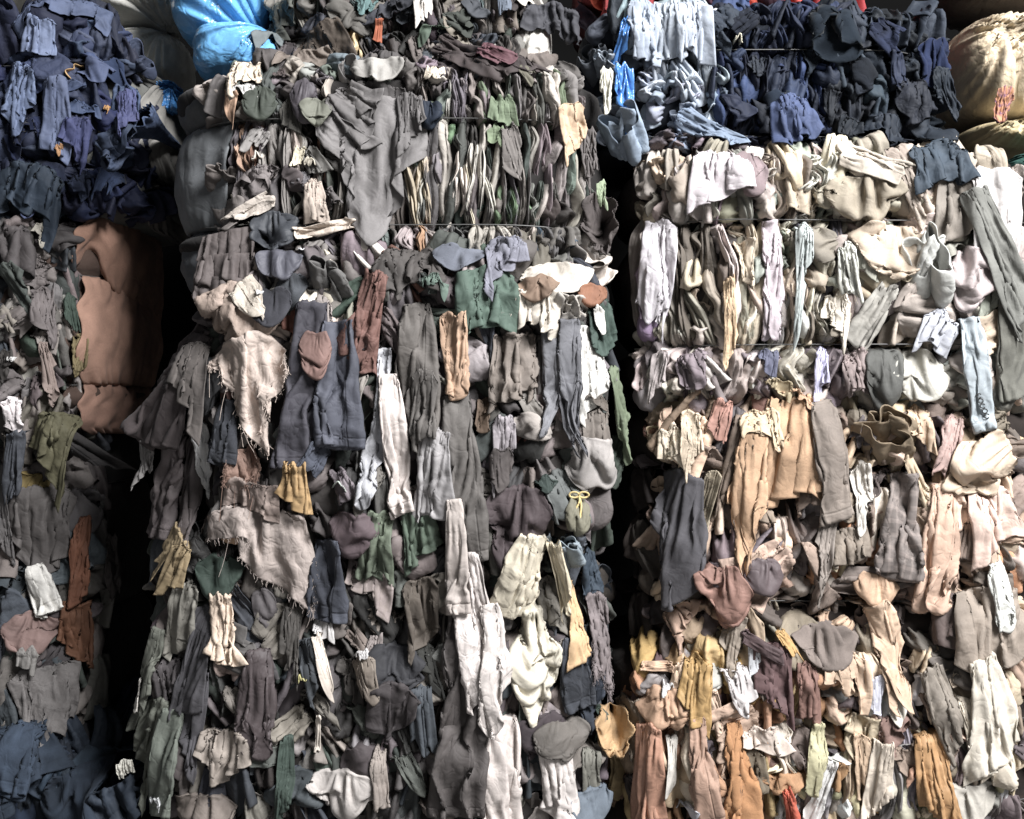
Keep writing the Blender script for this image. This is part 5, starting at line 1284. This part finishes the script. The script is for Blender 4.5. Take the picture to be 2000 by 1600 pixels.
puffed("blue_plastic_bag", 340, 540, -160, 118, 0.34, 0.45, '#46a2e0', 'plastic', 1, (545, 128), "bright blue shiny plastic bag, the upper of two behind the grey bale", "plastic bag", fold=0.016)
puffed("blue_plastic_bag", 385, 560, 62, 178, 0.28, 0.4, '#4ea8e4', 'plastic', 2, (560, 66), "bright blue shiny plastic bag, the lower of two behind the grey bale", "plastic bag", fold=0.012)
puffed("blue_plastic_bag", 308, 356, 165, 222, 0.42, 0.12, '#1c7cc2', 'plastic', 12, (335, 170), "small crumple of blue plastic between the navy and grey bales", "plastic bag", fold=0.012)
puffed("cloth_sack", 160, 372, -60, 72, 0.62, 0.4, '#d2cfc6', 'wool', 3, (345, 76), "pale grey stuffed sack, the upper one behind the navy bale", "sack", fold=0.014)
puffed("cloth_sack", 232, 372, 70, 190, 0.66, 0.4, '#dad7ce', 'wool', 4, (345, 74), "pale grey stuffed sack, the lower one behind the navy bale", "sack", fold=0.014)
puffed("cloth_sack", -60, 190, -120, 48, 0.72, 0.4, '#efeae0', 'wool', 5, (60, -60), "cream stuffed sack behind the top of the navy bale", "sack", fold=0.01)
puffed("black_bag", 300, 358, 100, 178, 0.80, 0.2, '#1a1a1c', 'plastic', 6, (330, 110), "black plastic bag between the pale sacks and blue plastic", "plastic bag")
puffed("woven_sack", 1836, 2120, 38, 262, 0.24, 0.5, '#c9b491', 'sack', 7, (1905, 90), "beige woven sack, the upper one at the top right", "sack", fold=0.016)
puffed("woven_sack", 1845, 2120, 252, 318, 0.20, 0.55, '#b5a274', 'sack', 8, (1925, 258), "olive beige woven sack, the lower one at the top right", "sack", fold=0.010)
puffed("dark_sack", 1812, 2130, -120, 44, 0.34, 0.5, '#3d3733', 'wool', 9, (1900, -20), "dark brown sack above the beige woven sack", "sack", fold=0.01)
puffed("green_sack", 1950, 2120, 304, 372, 0.02, 0.3, '#1d4a42', 'cotton', 10, (1990, 310), "dark green bundle at the right edge under the olive sack", "sack", fold=0.012)
puffed("white_sack", 1000, 1078, 30, 172, 0.40, 0.3, '#d3cec4', 'cotton', 11, (1060, 30), "white cloth wrap hanging behind the slanting brown cloth", "cloth", nfold=14)

for s in specs:
    if s.kind == 'ru': build_ruffle(s)
for layer in (1, 2, 3, 4, 5):
    set_grid(24, 28); build_layer(layer, True)
    set_grid(36, 42); build_layer(layer, False)
    for s in specs:
        if s.layer == layer and s.kind == 'ro': build_roll(s)
print("clothes", time.time() - T0)

# ---- brown wrap round the corner of the second bale on the left (a part of that bale)
b = BALES['L2']
def wrap_part(b, xa, seg, col, lift=0.012, seed=1, side=1, far=0.75, slant=0.0, flare=0.028, peak=0.0, text="brown cloth wrap round the corner of the bale"):
    """wrap sheet round a front corner of the bale, bulging between two wires"""
    r = np.random.default_rng(seed)
    z0, z1 = (ZC - (q - 800) * sc(b.Y) for q in seg)
    na, nz = 80, 40
    vt = np.linspace(0, 1, nz)[None]
    t = np.linspace(0, 1, na)[:, None]
    z = z0 + (z1 - z0) * vt + vt * peak * (np.exp(-((t - 0.12) / 0.1) ** 2) - 1.6 * t)
    x_s = side * ((xa + slant * (1 - vt) + 7 * noise1(nz, 7, r)[None] - 1000) * sc(b.Y) - b.cx)
    bul = np.sin(np.pi * vt) ** 0.55 * 0.035
    a = b.a - b.pinch + lift + bul; d = b.d - b.pinch + lift + bul
    th0 = -np.pi / 2 + np.arcsin(np.clip(np.abs(x_s / a) ** (b.n / 2), 0, 1)) * np.sign(x_s)
    th = th0 + (far - th0) * t
    c, s_ = np.cos(th), np.sin(th)
    x = np.sign(c) * np.abs(c) ** (2 / b.n) * a; y = np.sign(s_) * np.abs(s_) ** (2 / b.n) * d
    fl = np.exp(-(t / 0.05) ** 2)
    pull = np.abs(2 * vt - 1) ** 3
    rad = 0.005 * noise2(na, nz, 7, 5, r) + (0.006 * np.sin(t * 75 + 4 * noise1(na, 6, r)[:, None]) * pull + 0.003 * np.sin(t * 40 + 9 * vt)) * (1 if side > 0 else 0.35)
    x = x + rad * (1 - fl) * np.clip(c, 0, 1); y = y - flare * fl * (0.6 + 0.4 * noise1(nz, 6, r)[None]) + rad * (1 - fl) * s_
    G = np.stack([side * x, y, z + 0 * x - b.z0], -1)
    if side < 0: G = G[::-1]
    if side > 0: G = creased(G, 0.5, 0.3, r, 0.7, 0.1, 0.5)
    else: G = creased(G, 0.5, 0.3, r, 0.4, 0.06, 0.6)
    o = obj("outer_wrap", sheet_mesh("outer_wrap", G, 0.004), 'wool', b.root, (0, 0, 0), hexv(col))
    o["label"] = text
    return o
wrap_part(b, 122, (384, 533), '#8c6753', 0.02, 1, slant=30, far=0.5, peak=0.09)
wrap_part(b, 138, (531, 750), '#9a735e', 0.012, 2, far=0.5)
wrap_part(b, 138, (749, 850), '#8c6856', 0.0, 3, far=0.5)
b = BALES['M1']
gw = "smooth grey cloth wrap bulging at the end of the bale"
wrap_part(b, 456, (146, 238), '#56585a', 0.02, 4, side=-1, far=0.3, text=gw)
wrap_part(b, 440, (236, 443), '#686b6e', 0.03, 5, side=-1, far=0.3, slant=14, text=gw)
wrap_part(b, 420, (440, 560), '#585b60', 0.015, 6, side=-1, far=0.3, text=gw)
b = BALES['L1']
wrap_part(b, 262, (128, 329), '#77746e', 0.015, 7, far=0.6, text="grey cloth wrap on the side of the navy bale", flare=0.01)
wrap_part(b, 262, (327, 430), '#5f5a56', 0.0, 8, far=0.6, text="grey cloth wrap on the side of the navy bale", flare=0.01)

# ---- yellow string on the tied bundle
t = next(s for s in specs if s.name == 'tied_bag')
G = t.G - t.org
p = G[NU // 2, 6]; J = Joined()
th = np.linspace(0, 2 * np.pi, 24)
for sx in (-1, 1):
    J.add(*tube_path(np.stack([p[0] + sx * (0.012 + 0.012 * np.cos(th)), np.full(24, p[1] - 0.012), p[2] + 0.007 * np.sin(th) + 0.004], -1), 0.0028, 6))
    tt = np.linspace(0, 1, 12)
    J.add(*tube_path(np.stack([p[0] + sx * 0.006 * tt + 0.003 * np.sin(tt * 5), p[1] - 0.012 - 0.006 * tt, p[2] - (0.06 if sx > 0 else 0.035) * tt], -1), 0.0028, 6))
obj("tied_string", J.mesh("tied_string"), 'cotton', t.obj, col=hexv('#d8bc6c'))

# ---- ground and the wall behind, roof shade put into its near-black colour
g = obj("ground", raw_mesh("ground", [(-6, -6, 0), (6, -6, 0), (6, 4, 0), (-6, 4, 0)], [(0, 1, 2, 3)], smooth=False), 'ground'); tag(g, kind="structure")
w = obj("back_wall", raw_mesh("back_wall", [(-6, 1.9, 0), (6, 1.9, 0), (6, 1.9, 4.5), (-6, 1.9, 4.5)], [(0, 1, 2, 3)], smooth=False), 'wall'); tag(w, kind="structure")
print("done", time.time() - T0)
